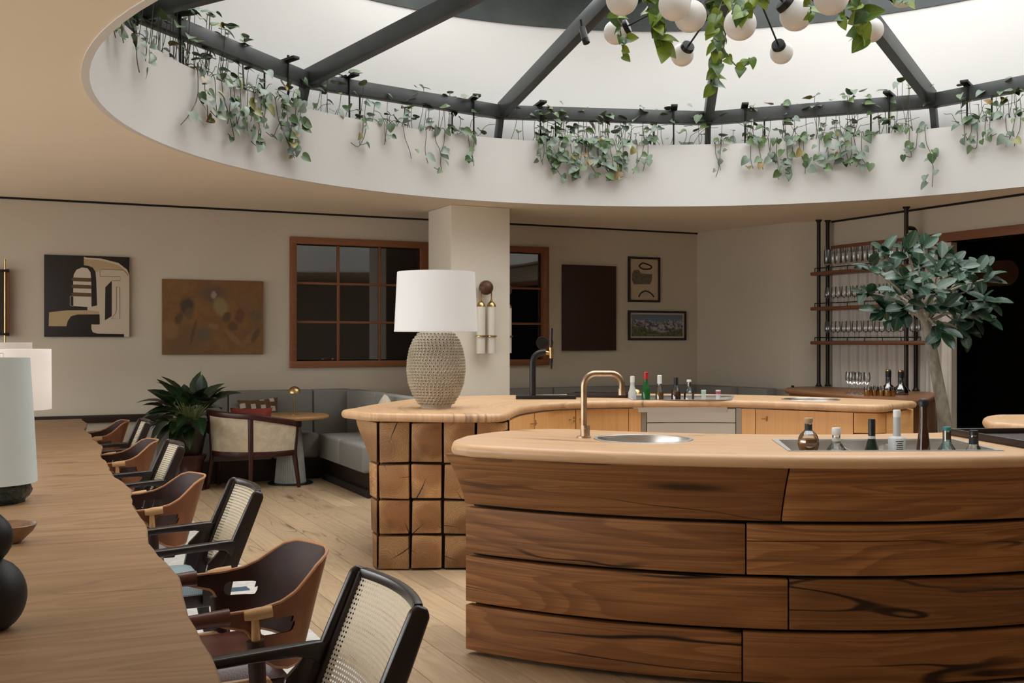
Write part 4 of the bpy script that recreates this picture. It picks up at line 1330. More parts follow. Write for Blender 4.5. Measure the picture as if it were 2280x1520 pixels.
# patterned cushion and a small cream one
def checks():
    b = NB('brown_cream_check_cloth'); s = b.sep(b.obj())
    def row(x, p, w):
        fr = b.math('FRACT', b.math('MULTIPLY', x, p))
        return b.math('MULTIPLY', b.math('GREATER_THAN', fr, w[0]), b.math('LESS_THAN', fr, w[1]))
    z = b.math('ADD', s[2], b.math('MULTIPLY', b.math('FLOOR', b.math('MULTIPLY', s[0], 9.0)), 0.02))
    c = b.mix(b.math('MULTIPLY', row(s[0], 9.0, (0.12, 0.60)), row(z, 9.0, (0.2, 0.72))), (0.115, 0.062, 0.028), (0.52, 0.47, 0.38))
    b.set(Base_Color=c, Roughness=0.95); b.bump(b.noise(b.obj(), 200, 2), 0.3, 0.003)
    return b.m
pc1 = mk('cushion', pillow(0.46, 0.34, 0.15), checks(), loc=(2.66, 12.30, 0.735), rot=(math.radians(-16), math.radians(-3), 0))
tag(pc1, 'brown and cream checked cushion leaning on the grey banquette', 'cushion')
pc2 = mk('cushion', pillow(0.36, 0.34, 0.14), plain('cream_cloth', (0.55, 0.48, 0.37), 0.9, var=0.1), loc=(3.60, 10.62, 0.79), rot=(math.radians(-10), math.radians(35), math.radians(90)))
tag(pc2, 'cream cushion whose corner shows behind the back bar counter', 'cushion')

# second banquette, behind the bar to the right of the column
bq2 = thing('corner_banquette', 'dark grey banquette along the far wall behind the beer tap', 'banquette', (0, 0, 0))
for xa, xb in ((5.3, 6.5), (6.5, 7.7), (7.7, 8.80)):
    mk('back_cushion', box(xa, xb - 0.006, 12.42, Y1 - 0.002, 0.45, 0.95), M['grey_uph'], bq2, bevel=0.02, bseg=3)
    mk('seat_cushion', box(xa, xb - 0.006, 11.9, 12.42, 0.25, 0.50), M['grey_uph'], bq2, bevel=0.03, bseg=3)
mk('plinth', box(5.3, 8.8, 12.0, 12.5, 0.0, 0.25), M['trimdark'], bq2, smooth=0)
for ya, yb in ((11.6, 12.38), (11.0, 11.6)):
    xx = 8.99 if ya > 11.5 else 9.10
    mk('back_cushion', box(xx - 0.30, xx - 0.12, ya, yb - 0.006, 0.0, 0.95), M['grey_uph'], bq2, bevel=0.02, bseg=3)
# tiny brass lamp standing behind the bottles
lq = p3(1416, 868, 11.3)
lm2 = thing('mushroom_lamp', 'small brass mushroom lamp behind the bottles of the back bar', 'lamp', (lq.x, lq.y, 0.0))
mk('base', lathe([(0.06, 0.74), (0.06, 0.748), (0.012, 0.756)], 24), M['brass'], lm2)
mk('stem', tube([(0, 0, 0.75), (0, 0, 1.02)], 0.008, 10), M['brass'], lm2)
mk('dome_shade', lathe([(0.068, 0.985), (0.066, 1.005), (0.055, 1.035), (0.03, 1.055), (0.001, 1.06)], 28, False), M['brass'], lm2)
cf = thing('cafe_table', 'small dark table carrying the brass lamp behind the back bar', 'table', (lq.x, lq.y, 0))
mk('table_top', slab(circle(0, 0, 0.32, 32), 0.70, 0.74, 0.015), M['mahog'], cf)
mk('pedestal', lathe([(0.22, 0.0), (0.22, 0.015), (0.05, 0.03), (0.05, 0.70)], 24), M['mahog'], cf)

# planter on an hourglass stool
px_, py_ = 1.81, 11.66
stool = thing('hourglass_stool', 'glossy dark brown hourglass stool carrying the leafy plant', 'stool', (px_, py_, 0))
mk('body', lathe([(0.165, 0.0), (0.160, 0.03), (0.125, 0.16), (0.115, 0.22), (0.13, 0.29), (0.155, 0.34), (0.158, 0.36), (0.15, 0.368), (0.01, 0.368)], 36), plain('glossy_brown_lacquer', (0.045, 0.012, 0.008), 0.15), stool)
pot = thing('planter_pot', 'tapered dark brown planter with patterned evergreen leaves at the banquette', 'plant', (px_ + 0.0, py_ - 0.005, 0.3685))
mk('pot', lathe([(0.105, 0.0), (0.112, 0.01), (0.175, 0.33), (0.176, 0.345), (0.16, 0.345), (0.155, 0.31), (0.01, 0.30)], 36), plain('dark_brown_glaze', (0.014, 0.007, 0.006), 0.3), pot)
# ================================================================ leaves
def leafmat(name, a, b_, rough=0.35, vein=None, spec=0.5):
    b = NB(name); uv = b.uv(); s = b.sep(uv); r = b.rnd()
    n_ = b.noise(b.vmath('ADD', b.vmath('MULTIPLY', uv, (1.0, 1.0, 1.0)), b.xyz(r, b.math('MULTIPLY', r, 7.0), 0.0)), 3.0, 3)
    c = b.mix(b.sm(b.math('FRACT', b.math('MULTIPLY', r, 17.3)), 0.1, 0.9), a, b_)
    c = b.mix(b.math('MULTIPLY', n_, 0.4), c, tuple(x * 0.6 for x in a))
    if vein:
        au = b.math('ABSOLUTE', s[0])
        rib = b.sm(au, 0.035, 0.012)
        c = b.mix(b.math('MULTIPLY', rib, 0.7), c, vein)
        ph = b.math('FRACT', b.math('MULTIPLY', b.math('SUBTRACT', s[1], b.math('MULTIPLY', au, 0.6)), 8.0))
        sv_ = b.math('MULTIPLY', b.sm(ph, 0.0, 0.12), b.sm(ph, 0.3, 0.14))
        c = b.mix(b.math('MULTIPLY', sv_, 0.35), c, vein)
    b.set(Base_Color=c, Roughness=rough)
    b.put(b.b.inputs['Specular IOR Level'], spec)
    b.put(b.b.inputs['Subsurface Weight'], 0.0)
    return b.m
LM = {
    'vine': leafmat('trailing_leaf_green', (0.040, 0.085, 0.022), (0.105, 0.165, 0.050), 0.34, (0.15, 0.2, 0.11)),
    'vine_grey': leafmat('trailing_leaf_grey_green', (0.10, 0.15, 0.105), (0.19, 0.24, 0.18), 0.36, (0.2, 0.25, 0.19)),
    'vine_yellow': leafmat('trailing_leaf_yellowing', (0.20, 0.19, 0.04), (0.25, 0.13, 0.03), 0.4, (0.3, 0.25, 0.1)),
    'pothos': leafmat('pothos_leaf', (0.12, 0.22, 0.016), (0.28, 0.36, 0.03), 0.3, (0.26, 0.32, 0.06)),
    'pothos_dark': leafmat('pothos_leaf_dark', (0.04, 0.10, 0.018), (0.085, 0.16, 0.025), 0.3, (0.12, 0.18, 0.04)),
    'ficus': leafmat('ficus_leaf', (0.012, 0.045, 0.026), (0.028, 0.075, 0.042), 0.30, (0.11, 0.17, 0.08)),
    'aglao': leafmat('patterned_evergreen_leaf', (0.007, 0.019, 0.007), (0.014, 0.034, 0.012), 0.3, (0.045, 0.085, 0.03)),
}
def leaf_geo(outline, fold=0.18, droop=0.25, cup=0.0):
    """outline: right half (x,t); leaf along +Y length 1, normal +Z"""
    v = []; f = []
    n_ = len(outline)
    def Z(x, t):
        return abs(x) * fold - droop * t * t + cup * x * x
    for (x, t) in outline:
        v.append((x, t, Z(x, t)))
    for (x, t) in outline:
        v.append((-x, t, Z(x, t)))
    for (x, t) in outline:
        tt = min(max(t, 0.0), 1.0)
        v.append((0, tt, Z(0, tt)))
    for k in range(n_ - 1):
        f.append((2 * n_ + k, k, k + 1, 2 * n_ + k + 1))
        f.append((2 * n_ + k + 1, n_ + k + 1, n_ + k, 2 * n_ + k))
    return Geo().add(v, f)
HEART = [(0.0, 0.02), (0.16, -0.10), (0.34, -0.07), (0.46, 0.10), (0.46, 0.32), (0.36, 0.56), (0.20, 0.78), (0.07, 0.93), (0.0, 1.0)]
OVAL = [(0.0, 0.0), (0.12, 0.08), (0.25, 0.28), (0.29, 0.52), (0.24, 0.76), (0.12, 0.93), (0.0, 1.0)]
LANCE = [(0.0, 0.0), (0.10, 0.06), (0.19, 0.22), (0.21, 0.42), (0.17, 0.65), (0.09, 0.85), (0.0, 1.0)]
_uvl = lambda co: (co.x, co.y)
def leafset(prefix, shape, mats, n=3, fold=0.2, droop=0.25):
    out = []
    rr = random.Random(len(prefix) * 7)
    for m in mats:
        for k in range(n):
            out.append(mesh_of(prefix, leaf_geo(shape, fold + rr.uniform(-0.15, 0.2), droop + rr.uniform(-0.2, 0.25)), LM[m], smooth=60, uvf=_uvl, recalc=True))
    return out
VL = leafset('heart_leaf', HEART, ['vine', 'vine_grey'], 3)
VY = leafset('heart_leaf', HEART, ['vine_yellow'], 1)
PLV = leafset('pothos_leaf', HEART, ['pothos', 'pothos', 'pothos_dark'], 2, 0.25, 0.3)
FLV = leafset('ficus_leaf', OVAL, ['ficus'], 4, 0.22, 0.18)
ALV = leafset('evergreen_leaf', [(x * 1.35, t) for x, t in LANCE], ['aglao'], 4, 0.25, 0.45)
M['stem'] = plain('brown_green_stem', (0.075, 0.065, 0.03), 0.6)
M['stemgreen'] = plain('green_stem', (0.12, 0.15, 0.04), 0.5)

def basis(yd, zd):
    y = Vector(yd).normalized()
    z = Vector(zd); z = z - y * z.dot(y)
    if z.length < 1e-4: z = y.orthogonal()
    z.normalize(); x = y.cross(z)
    return Matrix((x, y, z)).transposed().to_4x4()
def put_leaf(parent, meshes, p, yd, zd, size, R, name='leaf'):
    me = meshes[R.randrange(len(meshes))]
    M4 = Matrix.Translation(p) @ basis(yd, zd) @ Matrix.Diagonal((size * R.uniform(0.9, 1.1), size, size, 1))
    return inst(name, me, parent, mat4=M4)

# ================================================================ trailing vines on the roof ledge
def ang_px(px, r=RW):
    s = (px - 1140.0) / FPX
    dx, dy = FX + RX * s, FY + RY * s
    a = dx * dx + dy * dy; b_ = -2 * (dx * CX + dy * CY); c_ = CX * CX + CY * CY - r * r
    disc = max(0.0, b_ * b_ - 4 * a * c_)
    t_ = (-b_ + math.sqrt(disc)) / (2 * a)
    return math.atan2(t_ * dy - CY, t_ * dx - CX)
RV = random.Random(21)
def vine(a_mid, label, strands, bushes):
    """strands: (angle, length, leaf_scale, n leaves); bushes: (angle, spread, n, height)"""
    base = Vector((CX + (RW + 0.1) * math.cos(a_mid), CY + (RW + 0.1) * math.sin(a_mid), LEDGE - 0.09))
    t = thing('trailing_vine', label, 'plant', tuple(base), group='vines trailing over the roof ledge')
    W = lambda a, r, z: Vector((CX + r * math.cos(a), CY + r * math.sin(a), z)) - base
    for (a, ln, sc, nl) in strands:
        inw = Vector((-math.cos(a), -math.sin(a), 0)); tg = Vector((-math.sin(a), math.cos(a), 0))
        path = [W(a, RW + 0.16, LEDGE - 0.08), W(a, RW + 0.07, LEDGE + 0.05), W(a, RW - 0.012, LEDGE + 0.02)]
        p = W(a, RW - 0.02, LEDGE - 0.04); drift = RV.uniform(-0.35, 0.35); out = 0.02
        steps = max(3, int(ln / 0.07))
        for k in range(steps):
            p = p + Vector((0, 0, -ln / steps)) + tg * drift * ln / steps + inw * RV.uniform(-0.002, 0.012)
            drift += RV.uniform(-0.35, 0.35)
            path.append(p.copy())
        if RV.random() < 0.3:
            p = p + tg * RV.choice((-1, 1)) * 0.09 + Vector((0, 0, 0.03)); path.append(p.copy())
        sm_ = catmull(path, 3)
        mk('stem', tube(sm_, 0.0035, 5), M['stem'], t)
        for k in range(nl):
            i = int(len(sm_) * (0.22 + 0.76 * (k + RV.random() * 0.7) / nl)); i = min(i, len(sm_) - 1)
            q = sm_[i]
            yd = Vector((0, 0, RV.uniform(-1.0, -0.15))) + tg * RV.uniform(-1.0, 1.0) + inw * RV.uniform(0.0, 0.7)
            zd = inw + Vector((0, 0, RV.uniform(0.1, 0.9))) + tg * RV.uniform(-0.7, 0.7)
            off = inw * RV.uniform(0.015, 0.07) + tg * RV.uniform(-0.06, 0.06)
            put_leaf(t, VY if RV.random() < 0.06 else VL, q + off, yd, zd, sc * RV.uniform(0.052, 0.112), RV)
    for (a0, sp_, nn, hh) in bushes:
        for k in range(nn):
            a = a0 + RV.uniform(-sp_, sp_)
            inw = Vector((-math.cos(a), -math.sin(a), 0)); tg = Vector((-math.sin(a), math.cos(a), 0))
            r_ = RW + RV.uniform(-0.02, 0.17); z_ = LEDGE + 0.02 + 1.35 * hh * RV.random() ** 1.1
            if r_ < RW + 0.06 and z_ < LEDGE + 0.02: z_ = LEDGE + 0.03
            q = W(a, r_, z_)
            if k % 2 == 0:
                mk('stem', tube(catmull([W(a + RV.uniform(-.02, .02), r_ + 0.05, LEDGE - 0.09), W(a, r_ + 0.02, (z_ + LEDGE) / 2), q], 3), 0.003, 5), M['stem'], t)
            yd = inw * RV.uniform(0.2, 1.0) + tg * RV.uniform(-1, 1) + Vector((0, 0, RV.uniform(-0.6, 0.5)))
            zd = Vector((0, 0, 1.0)) + inw * RV.uniform(0.0, 1.2) + tg * RV.uniform(-0.5, 0.5)
            put_leaf(t, VY if RV.random() < 0.07 else VL, q, yd, zd, RV.uniform(0.055, 0.115), RV)
        for k in range(max(2, nn // 9)):             # bare wiry tendrils
            a = a0 + RV.uniform(-sp_, sp_); q = W(a, RW + 0.06, LEDGE)
            tg = Vector((-math.sin(a), math.cos(a), 0)); inw = Vector((-math.cos(a), -math.sin(a), 0))
            pts = [q]; sg = RV.choice((-1, 1))
            for m_ in range(4):
                q = q + tg * sg * RV.uniform(0.02, 0.09) + Vector((0, 0, RV.uniform(-0.02, 0.14) * (1 - 0.3 * m_))) + inw * RV.uniform(-0.01, 0.025)
                pts.append(q.copy())
            mk('stem', tube(catmull(pts, 4), 0.0028, 5), M['stem'], t)
    return t
def hang(px0, px1, n_, l0, l1, sc=1.0, per=7):
    out = []
    for k in range(n_):
        px = px0 + (px1 - px0) * (k + RV.random()) / n_
        ln = RV.uniform(l0, l1)
        out.append((ang_px(px), ln, sc, max(2, int(0.85 * per * ln / 0.35 + RV.uniform(-1, 2)))))
    return out
def bush(px0, px1, n_, h):
    a, b_ = ang_px(px0), ang_px(px1)
    return [((a + b_) / 2, abs(b_ - a) / 2, n_, h)]
vine(ang_px(262), 'light green trailing vine at the left corner of the roof ledge', [(ang_px(240), 0.16, 1.1, 6), (ang_px(262), 0.14, 1.1, 5), (ang_px(300), 0.24, 0.9, 4), (ang_px(320), 0.12, 1.0, 4)], bush(240, 345, 26, 0.30))
vine(ang_px(470), 'dense vine spilling over the ledge left of the first rafter foot', hang(425, 560, 8, 0.25, 0.52, 0.95, 7), bush(345, 480, 60, 0.48) + bush(470, 600, 50, 0.42))
vine(ang_px(625), 'bushy vine hanging beneath the foot of the first rafter', hang(560, 672, 8, 0.22, 0.50, 1.0, 8), bush(560, 680, 20, 0.16))
vine(ang_px(780), 'thin straggling vine just right of the first rafter', hang(790, 900, 5, 0.14, 0.36, 0.95, 4), bush(690, 830, 26, 0.34) + bush(800, 930, 24, 0.22))
vine(ang_px(1000), 'straggling vine along the ledge left of the second rafter foot', hang(920, 1075, 5, 0.2, 0.40, 1.05, 4), bush(900, 1080, 42, 0.34))
vine(ang_px(1250), 'dense leafy vine hanging right of the second rafter foot', hang(1190, 1300, 9, 0.18, 0.42, 1.0, 9), bush(1150, 1260, 26, 0.34) + bush(1200, 1360, 52, 0.26))
vine(ang_px(1370), 'dense leafy vine in the middle of the far ledge', hang(1290, 1390, 8, 0.16, 0.40, 1.05, 9) + hang(1400, 1460, 3, 0.12, 0.3, 0.9, 4), bush(1300, 1480, 56, 0.32))
vine(ang_px(1560), 'sparse vine around the foot of the third rafter', [(ang_px(1592), 0.26, 0.7, 3), (ang_px(1606), 0.34, 0.7, 4)], bush(1480, 1640, 26, 0.34))
vine(ang_px(1730), 'leafy vine hanging right of the third rafter', hang(1672, 1800, 9, 0.16, 0.42, 0.98, 7), bush(1660, 1810, 40, 0.32))
vine(ang_px(1870), 'bushy vine with drooping heart leaves left of the fourth rafter foot', hang(1815, 1925, 8, 0.14, 0.36, 1.0, 9), bush(1800, 1985, 54, 0.36))
vine(ang_px(2050), 'long single trailing strand beneath the fourth rafter foot', [(ang_px(2060), 0.58, 0.95, 8), (ang_px(2026), 0.24, 1.0, 3), (ang_px(2046), 0.16, 1.0, 3)], bush(1985, 2075, 16, 0.42))
vine(ang_px(2190), 'trailing vine at the right end of the visible ledge', hang(2145, 2215, 5, 0.12, 0.28, 1.05, 7) + hang(2240, 2278, 3, 0.14, 0.26, 1.0, 5), bush(2130, 2290, 40, 0.30))

# ================================================================ chandelier with pothos
hx, hy = CX, CY
HZ = 4.27
ch = thing('globe_chandelier', 'black rod chandelier with frosted white globes hanging under the roof hub', 'chandelier', (hx, hy, HZ))
M['opal'] = plain('frosted_opal_glass', (0.80, 0.77, 0.73), 0.35)
mk('hub', sphere(0.09, 20, 12, sz=1.3), M['blackmetal'], ch)
mk('drop_rod', tube([(0, 0, 0.05), (0, 0, APEX - 0.1 - HZ)], 0.012, 10), M['blackmetal'], ch)
globes = [(1385, -2, 7.25, 36), (1371, 72, 8.15, 27), (1502, 10, 7.0, 36), (1537, 36, 7.2, 36), (1519, 122, 8.55, 25.5), (1648, 54, 6.85, 36), (1740, 117, 8.55, 25.5), (1772, 33, 7.9, 36), (1851, -6, 7.1, 39), (1940, 67, 8.0, 27), (2010, -12, 7.6, 29), (1440, -60, 7.5, 34), (1700, -70, 7.0, 36), (1930, -80, 7.6, 34), (1590, -90, 8.4, 30)]
for (px, py, d_, rp) in globes:
    P = p3(px, py, d_) - Vector((hx, hy, HZ)); r_ = rp * d_ / FPX
    dirn = P.normalized()
    gl_ = mk('globe', sphere(r_, 28, 16), M['opal'], ch, loc=tuple(P))
    mk('rod', tube([dirn * 0.05, P - dirn * r_ * 0.9], 0.0075, 8), M['blackmetal'], ch)
    Rm = dirn.to_track_quat('Z', 'Y').to_matrix().to_4x4()
    cap = lathe([(r_ * 0.10, -r_ * 1.22), (r_ * 0.55, -r_ * 1.20), (r_ * 0.60, -r_ * 1.05), (r_ * 0.60, -r_ * 0.80)], 24)
    cap.xf(Rm)
    mk('cap', cap, M['blackmetal'], gl_)
RP = random.Random(8)
pth = thing('pothos_plant', 'bright green pothos vine draped over the globe chandelier', 'plant', (hx, hy, HZ + 0.02))
def pvine(path, leaves, s0=0.09, s1=0.16):
    P = [p3(*q) - Vector((hx, hy, HZ + 0.02)) for q in path]
    sm_ = catmull(P, 5)
    mk('stem', tube(sm_, 0.005, 6), M['stemgreen'], pth)
    view = Vector((-FX, -FY, 0)); side = Vector((RX, RY, 0))
    leaves = int(leaves * 1.35)
    for k in range(leaves):
        q = sm_[min(len(sm_) - 1, int(len(sm_) * (0.1 + 0.9 * (k + RP.random() * 0.6) / leaves)))]
        yd = Vector((0, 0, RP.uniform(-1.0, 0.1))) + side * RP.uniform(-1, 1) + view * RP.uniform(-0.4, 0.6)
        zd = view * RP.uniform(0.4, 1.0) + Vector((0, 0, RP.uniform(-0.1, 0.9))) + side * RP.uniform(-0.5, 0.5)
        put_leaf(pth, PLV, q, yd, zd, RP.uniform(s0, s1) * 0.74, RP)
pvine([(1640, -60, 7.7), (1610, 0, 7.5), (1592, 60, 7.4), (1596, 130, 7.4), (1585, 195, 7.4)], 15, 0.10, 0.17)
pvine([(1660, -40, 7.8), (1615, 40, 7.7), (1608, 95, 7.7), (1625, 130, 7.7), (1650, 152, 7.7), (1672, 130, 7.7)], 9, 0.07, 0.13)
pvine([(1560, -40, 7.4), (1478, 10, 7.3), (1462, 50, 7.3), (1478, 110, 7.3)], 14, 0.10, 0.17)
pvine([(1500, -40, 7.6), (1440, 0, 7.6), (1475, 60, 7.5)], 9, 0.08, 0.14)
pvine([(1440, -30, 7.4), (1375, 20, 7.3), (1385, 60, 8.1), (1400, 90, 8.1)], 8, 0.07, 0.13)
pvine([(1380, 60, 7.9), (1385, 95, 7.95), (1388, 125, 8.0)], 4, 0.06, 0.11)
pvine([(1700, -40, 7.2), (1660, 10, 6.75), (1650, 28, 6.7)], 7, 0.10, 0.16)
pvine([(1760, -50, 7.4), (1800, 0, 7.3), (1806, 40, 7.5)], 6, 0.06, 0.12)
pvine([(1800, -40, 7.5), (1900, -5, 7.5), (1925, 25, 7.6), (1918, 60, 7.7), (1925, 85, 7.7)], 14, 0.10, 0.19)
pvine([(1850, -40, 7.4), (1880, 25, 7.4), (1868, 45, 7.4)], 5, 0.07, 0.12)
pvine([(1950, -40, 7.5), (1990, -5, 7.4), (2035, 8, 7.4)], 6, 0.06, 0.11)
pvine([(1640, -60, 7.8), (1690, -20, 7.7), (1660, -10, 7.6)], 14, 0.12, 0.2)
pvine([(1560, -40, 7.8), (1600, -5, 7.8), (1570, 20, 7.8)], 12, 0.12, 0.2)

# ================================================================ ficus tree by the shelves
fd = 9.9
fx_, fy_ = at_d(2112, fd)
fic = thing('ficus_tree', 'potted ficus tree with pale leaning trunk and broad dark leaves by the shelves', 'tree', (fx_, fy_, 0))
B0 = Vector((fx_, fy_, 0))
tr_ = [Vector((0, 0, 0.30)), p3(2104, 940, fd) - B0, p3(2092, 870, fd) - B0, p3(2075, 780, fd) - B0, p3(2062, 720, fd) - B0, p3(2050, 690, fd) - B0]
def bark():
    b = NB('pale_grey_bark'); co = b.obj(); s = b.sep(co)
    n_ = b.noise(b.xyz(b.math('MULTIPLY', s[0], 20.0), b.math('MULTIPLY', s[1], 20.0), b.math('MULTIPLY', s[2], 8.0)), 1.0, 4, 0.65)
    c = b.mix(b.sm(n_, 0.35, 0.7), (0.36, 0.33, 0.27), (0.22, 0.19, 0.15))
    b.set(Base_Color=c, Roughness=0.8); b.bump(n_, 0.3, 0.01)
    return b.m
M['bark'] = bark()
mk('trunk', tube(catmull(tr_, 5), [0.062 - 0.022 * k / 25 for k in range(26)], 14), M['bark'], fic)
mk('pot', lathe([(0.17, 0.0), (0.20, 0.02), (0.25, 0.36), (0.252, 0.38), (0.23, 0.38), (0.22, 0.33), (0.01, 0.32)], 36), plain('grey_stone_pot', (0.22, 0.21, 0.19), 0.7, var=0.1), fic)
RF = random.Random(31)
top_ = tr_[-1]
# branch tips in the photo's crown, with depth either side of the trunk
tips = [(1935, 590, -0.3), (1925, 650, -0.2), (1955, 690, -0.1), (1985, 600, 0.2), (1965, 560, -0.2), (2020, 555, -0.3), (2045, 585, 0.1), (2060, 545, 0.25), (2010, 620, -0.5), (2045, 640, -0.55), (2085, 650, -0.5), (2100, 570, 0.2), (2090, 600, -0.3), (2120, 585, 0.3), (2125, 620, -0.2), (2060, 680, -0.45), (2010, 690, -0.3), (1985, 700, 0.1), (2110, 680, -0.1), (2150, 650, 0.1), (2165, 690, -0.1), (2130, 720, 0.15), (2180, 600, 0.0), (2200, 620, -0.1), (2200, 670, -0.15), (2190, 710, 0.0), (2095, 740, -0.2), (2040, 655, 0.4), (2150, 740, 0.0), (1990, 650, 0.5), (2075, 610, 0.5), (2140, 600, -0.4)]
vw = Vector((-FX, -FY, 0)); sd = Vector((RX, RY, 0))
for (px, py, dd) in tips:
    tip_ = p3(px, py, fd + dd) - B0
    st = tr_[-1 if RF.random() < 0.6 else -2]
    mid = st.lerp(tip_, 0.5) + Vector((0, 0, RF.uniform(0.0, 0.08)))
    pa = catmull([st, mid, tip_], 4)
    mk('branch', tube(pa, [0.018 - 0.013 * k / (len(pa) - 1) for k in range(len(pa))], 6), M['bark'], fic)
    outd = (tip_ - mid).normalized()
    nl = RF.choice((6, 7, 8))
    for k in range(nl):
        q = pa[-1 - min(k // 3, 3)] + Vector((RF.uniform(-.02, .02), RF.uniform(-.02, .02), RF.uniform(-.02, .02)))
        an = 2.4 * k + RF.random()
        perp = sd * math.cos(an) + Vector((0, 0, 1)) * math.sin(an) * 0.8 + vw * RF.uniform(-0.3, 0.7)
        yd = outd * 0.55 + perp * 0.9
        zd = Vector((0, 0, 1.0)) + vw * RF.uniform(0.2, 1.3) + sd * RF.uniform(-0.4, 0.4)
        put_leaf(fic, FLV, q, yd, zd, RF.uniform(0.13, 0.21), RF)

# ================================================================ leafy plant in the dark planter
RA = random.Random(13)
for k in range(84):
    ring_ = k / 84.0
    an = k * 2.399 + RA.uniform(-0.2, 0.2)
    el = 1.40 - 1.55 * ring_ + RA.uniform(-0.12, 0.12)
    ln = RA.uniform(0.18, 0.40) * (0.75 + 0.45 * (1 - ring_))
    d_ = Vector((math.cos(an) * math.cos(el), math.sin(an) * math.cos(el), math.sin(el)))
    b0 = Vector((math.cos(an) * 0.05, math.sin(an) * 0.05, 0.32))
    q = b0 + d_ * ln * 0.75
    if el < 0.75 and d_.x > 0.25 and d_.y < 0.35:
        continue                                    # the armchair stands on this side
    mk('stem', tube([b0, b0.lerp(q, 0.5) + Vector((0, 0, 0.03)), q], 0.006, 5), M['stemgreen'], pot)
    yd = d_ + Vector((0, 0, -0.25))
    put_leaf(pot, ALV, q, yd, Vector((0, 0, 1.0)) + d_ * 0.2 + Vector((RA.uniform(-.3, .3), RA.uniform(-.6, .1), 0)), RA.uniform(0.20, 0.30), RA)
# ================================================================ big studded lamp on the back bar
dL = FPX * (EYE - ZT) / (908 - 760.0)
lx, ly = at_d(971, dL)
BL = thing('studded_lamp', 'large table lamp with studded stoneware body and white drum shade', 'lamp', (lx, ly, ZT))
def stoneware():
    b = NB('pale_stoneware'); co = b.obj(); s = b.sep(co)
    n_ = b.noise(co, 7, 4)
    c = b.mix(b.sm(n_, 0.35, 0.7), (0.40, 0.34, 0.25), (0.52, 0.46, 0.36))
    b.set(Base_Color=c, Roughness=0.6)
    return b.m
M['stone'] = stoneware()
u_ = dL / FPX
zsh0, zsh1 = zz(738, dL) - ZT, zz(606, dL) - ZT
body_prof = [(0.108, 0.0), (0.108, 0.012), (0.112, 0.02), (0.125, 0.035), (0.165, 0.10), (0.195, 0.18), (0.207, 0.27), (0.203, 0.35), (0.187, 0.43), (0.160, 0.495), (0.125, 0.54), (0.112, 0.552), (0.104, 0.556), (0.104, 0.585)]
mk('body', lathe(body_prof, 48), M['stone'], BL)
mk('neck', tube([(0, 0, 0.58), (0, 0, zsh0 + 0.12)], 0.012, 10), M['brass'], BL)
mk('lamp_shade', lathe([(186 / 2 * u_, zsh0), (173 / 2 * u_, zsh1)], 64, False, False), M['white'], BL)
mk('shade_trim', lathe([(186 / 2 * u_ + 0.001, zsh0 - 0.001), (186 / 2 * u_ + 0.001, zsh0 + 0.012)], 64, False, False), M['white'], BL)
# studs: a little cone with a dark dimple
stud = Geo().join(lathe([(0.0115, -0.002), (0.0095, 0.005), (0.006, 0.008), (0.0045, 0.0075)], 8, False, False))
dim = lathe([(0.0046, 0.0074), (0.0003, 0.004)], 8, False, False)
M['dimple'] = plain('dark_dimple', (0.02, 0.015, 0.010), 0.8)
me_st = mesh_of('stud', stud, M['stone'], recalc=False)
me_st.materials.append(M['dimple'])
bm = bmesh.new(); bm.from_mesh(me_st)
tmp = bpy.data.meshes.new('tmp'); tmp.from_pydata(dim.v, [], dim.f)
n0 = len(bm.faces); bm.from_mesh(tmp); bm.faces.ensure_lookup_table()
for fc in bm.faces[n0:]:
    fc.material_index = 1; fc.smooth = True
bm.to_mesh(me_st); bm.free(); bpy.data.meshes.remove(tmp)
studs = []
zrows = [0.040 + 0.0205 * k for k in range(25)]
prof_tab = [(z, r) for r, z in body_prof[3:12]]
for j, z in enumerate(zrows):
    r = interp(prof_tab, z); dr = (interp(prof_tab, z + 0.005) - interp(prof_tab, z - 0.005)) / 0.01
    nn = max(16, int(2 * PI * r / 0.0265))
    for k in range(nn):
        a = 2 * PI * (k + 0.5 * (j % 2)) / nn
        nv_ = Vector((math.cos(a), math.sin(a), -dr)).normalized()
        p = Vector((r * math.cos(a), r * math.sin(a), z))
        facing = nv_.x * (-FX) + nv_.y * (-FY)
        studs.append((facing, p, nv_))
studs.sort(key=lambda s: -s[0])
for (fc, p, nv_) in studs[:300]:
    inst('stud', me_st, BL, mat4=Matrix.Translation(p) @ nv_.to_track_quat('Z', 'Y').to_matrix().to_4x4())
gst = Geo()
for (fc, p, nv_) in studs[300:]:
    gst.join(stud, Matrix.Translation(p) @ nv_.to_track_quat('Z', 'Y').to_matrix().to_4x4())
o = mk('studs_beyond', gst, M['stone'], BL, recalc=False); o['kind'] = 'stuff'

# ================================================================ beer tap, trays
dT = FPX * (EYE - ZT) / (888 - 760.0)
x_, y_ = at_d(1186, dT)
bt = thing('beer_tap', 'black beer tap with curved neck and brass faucet on the back bar', 'tap', (x_, y_, ZT), -YAW)
mk('drip_tray', box(-0.14, 0.36, -0.06, 0.10, 0.0, 0.03), M['blackmetal'], bt, bevel=0.006)
nk = [(0, 0, 0.02), (0, 0, 0.30)] + [(0.09 - 0.09 * math.cos(a), 0, 0.30 + 0.09 * math.sin(a)) for a in [PI / 2 * k / 6 for k in range(1, 7)]] + [(0.11, 0, 0.39)]
mk('neck', tube(nk, 0.027, 16), M['blackmetal'], bt)
mk('shank', tube([(0.10, 0, 0.388), (0.155, -0.01, 0.380)], [0.018, 0.014], 12), M['brass'], bt)
mk('faucet_body', tube([(0.155, -0.01, 0.34), (0.155, -0.01, 0.43)], [0.018, 0.020], 14), M['brass'], bt)
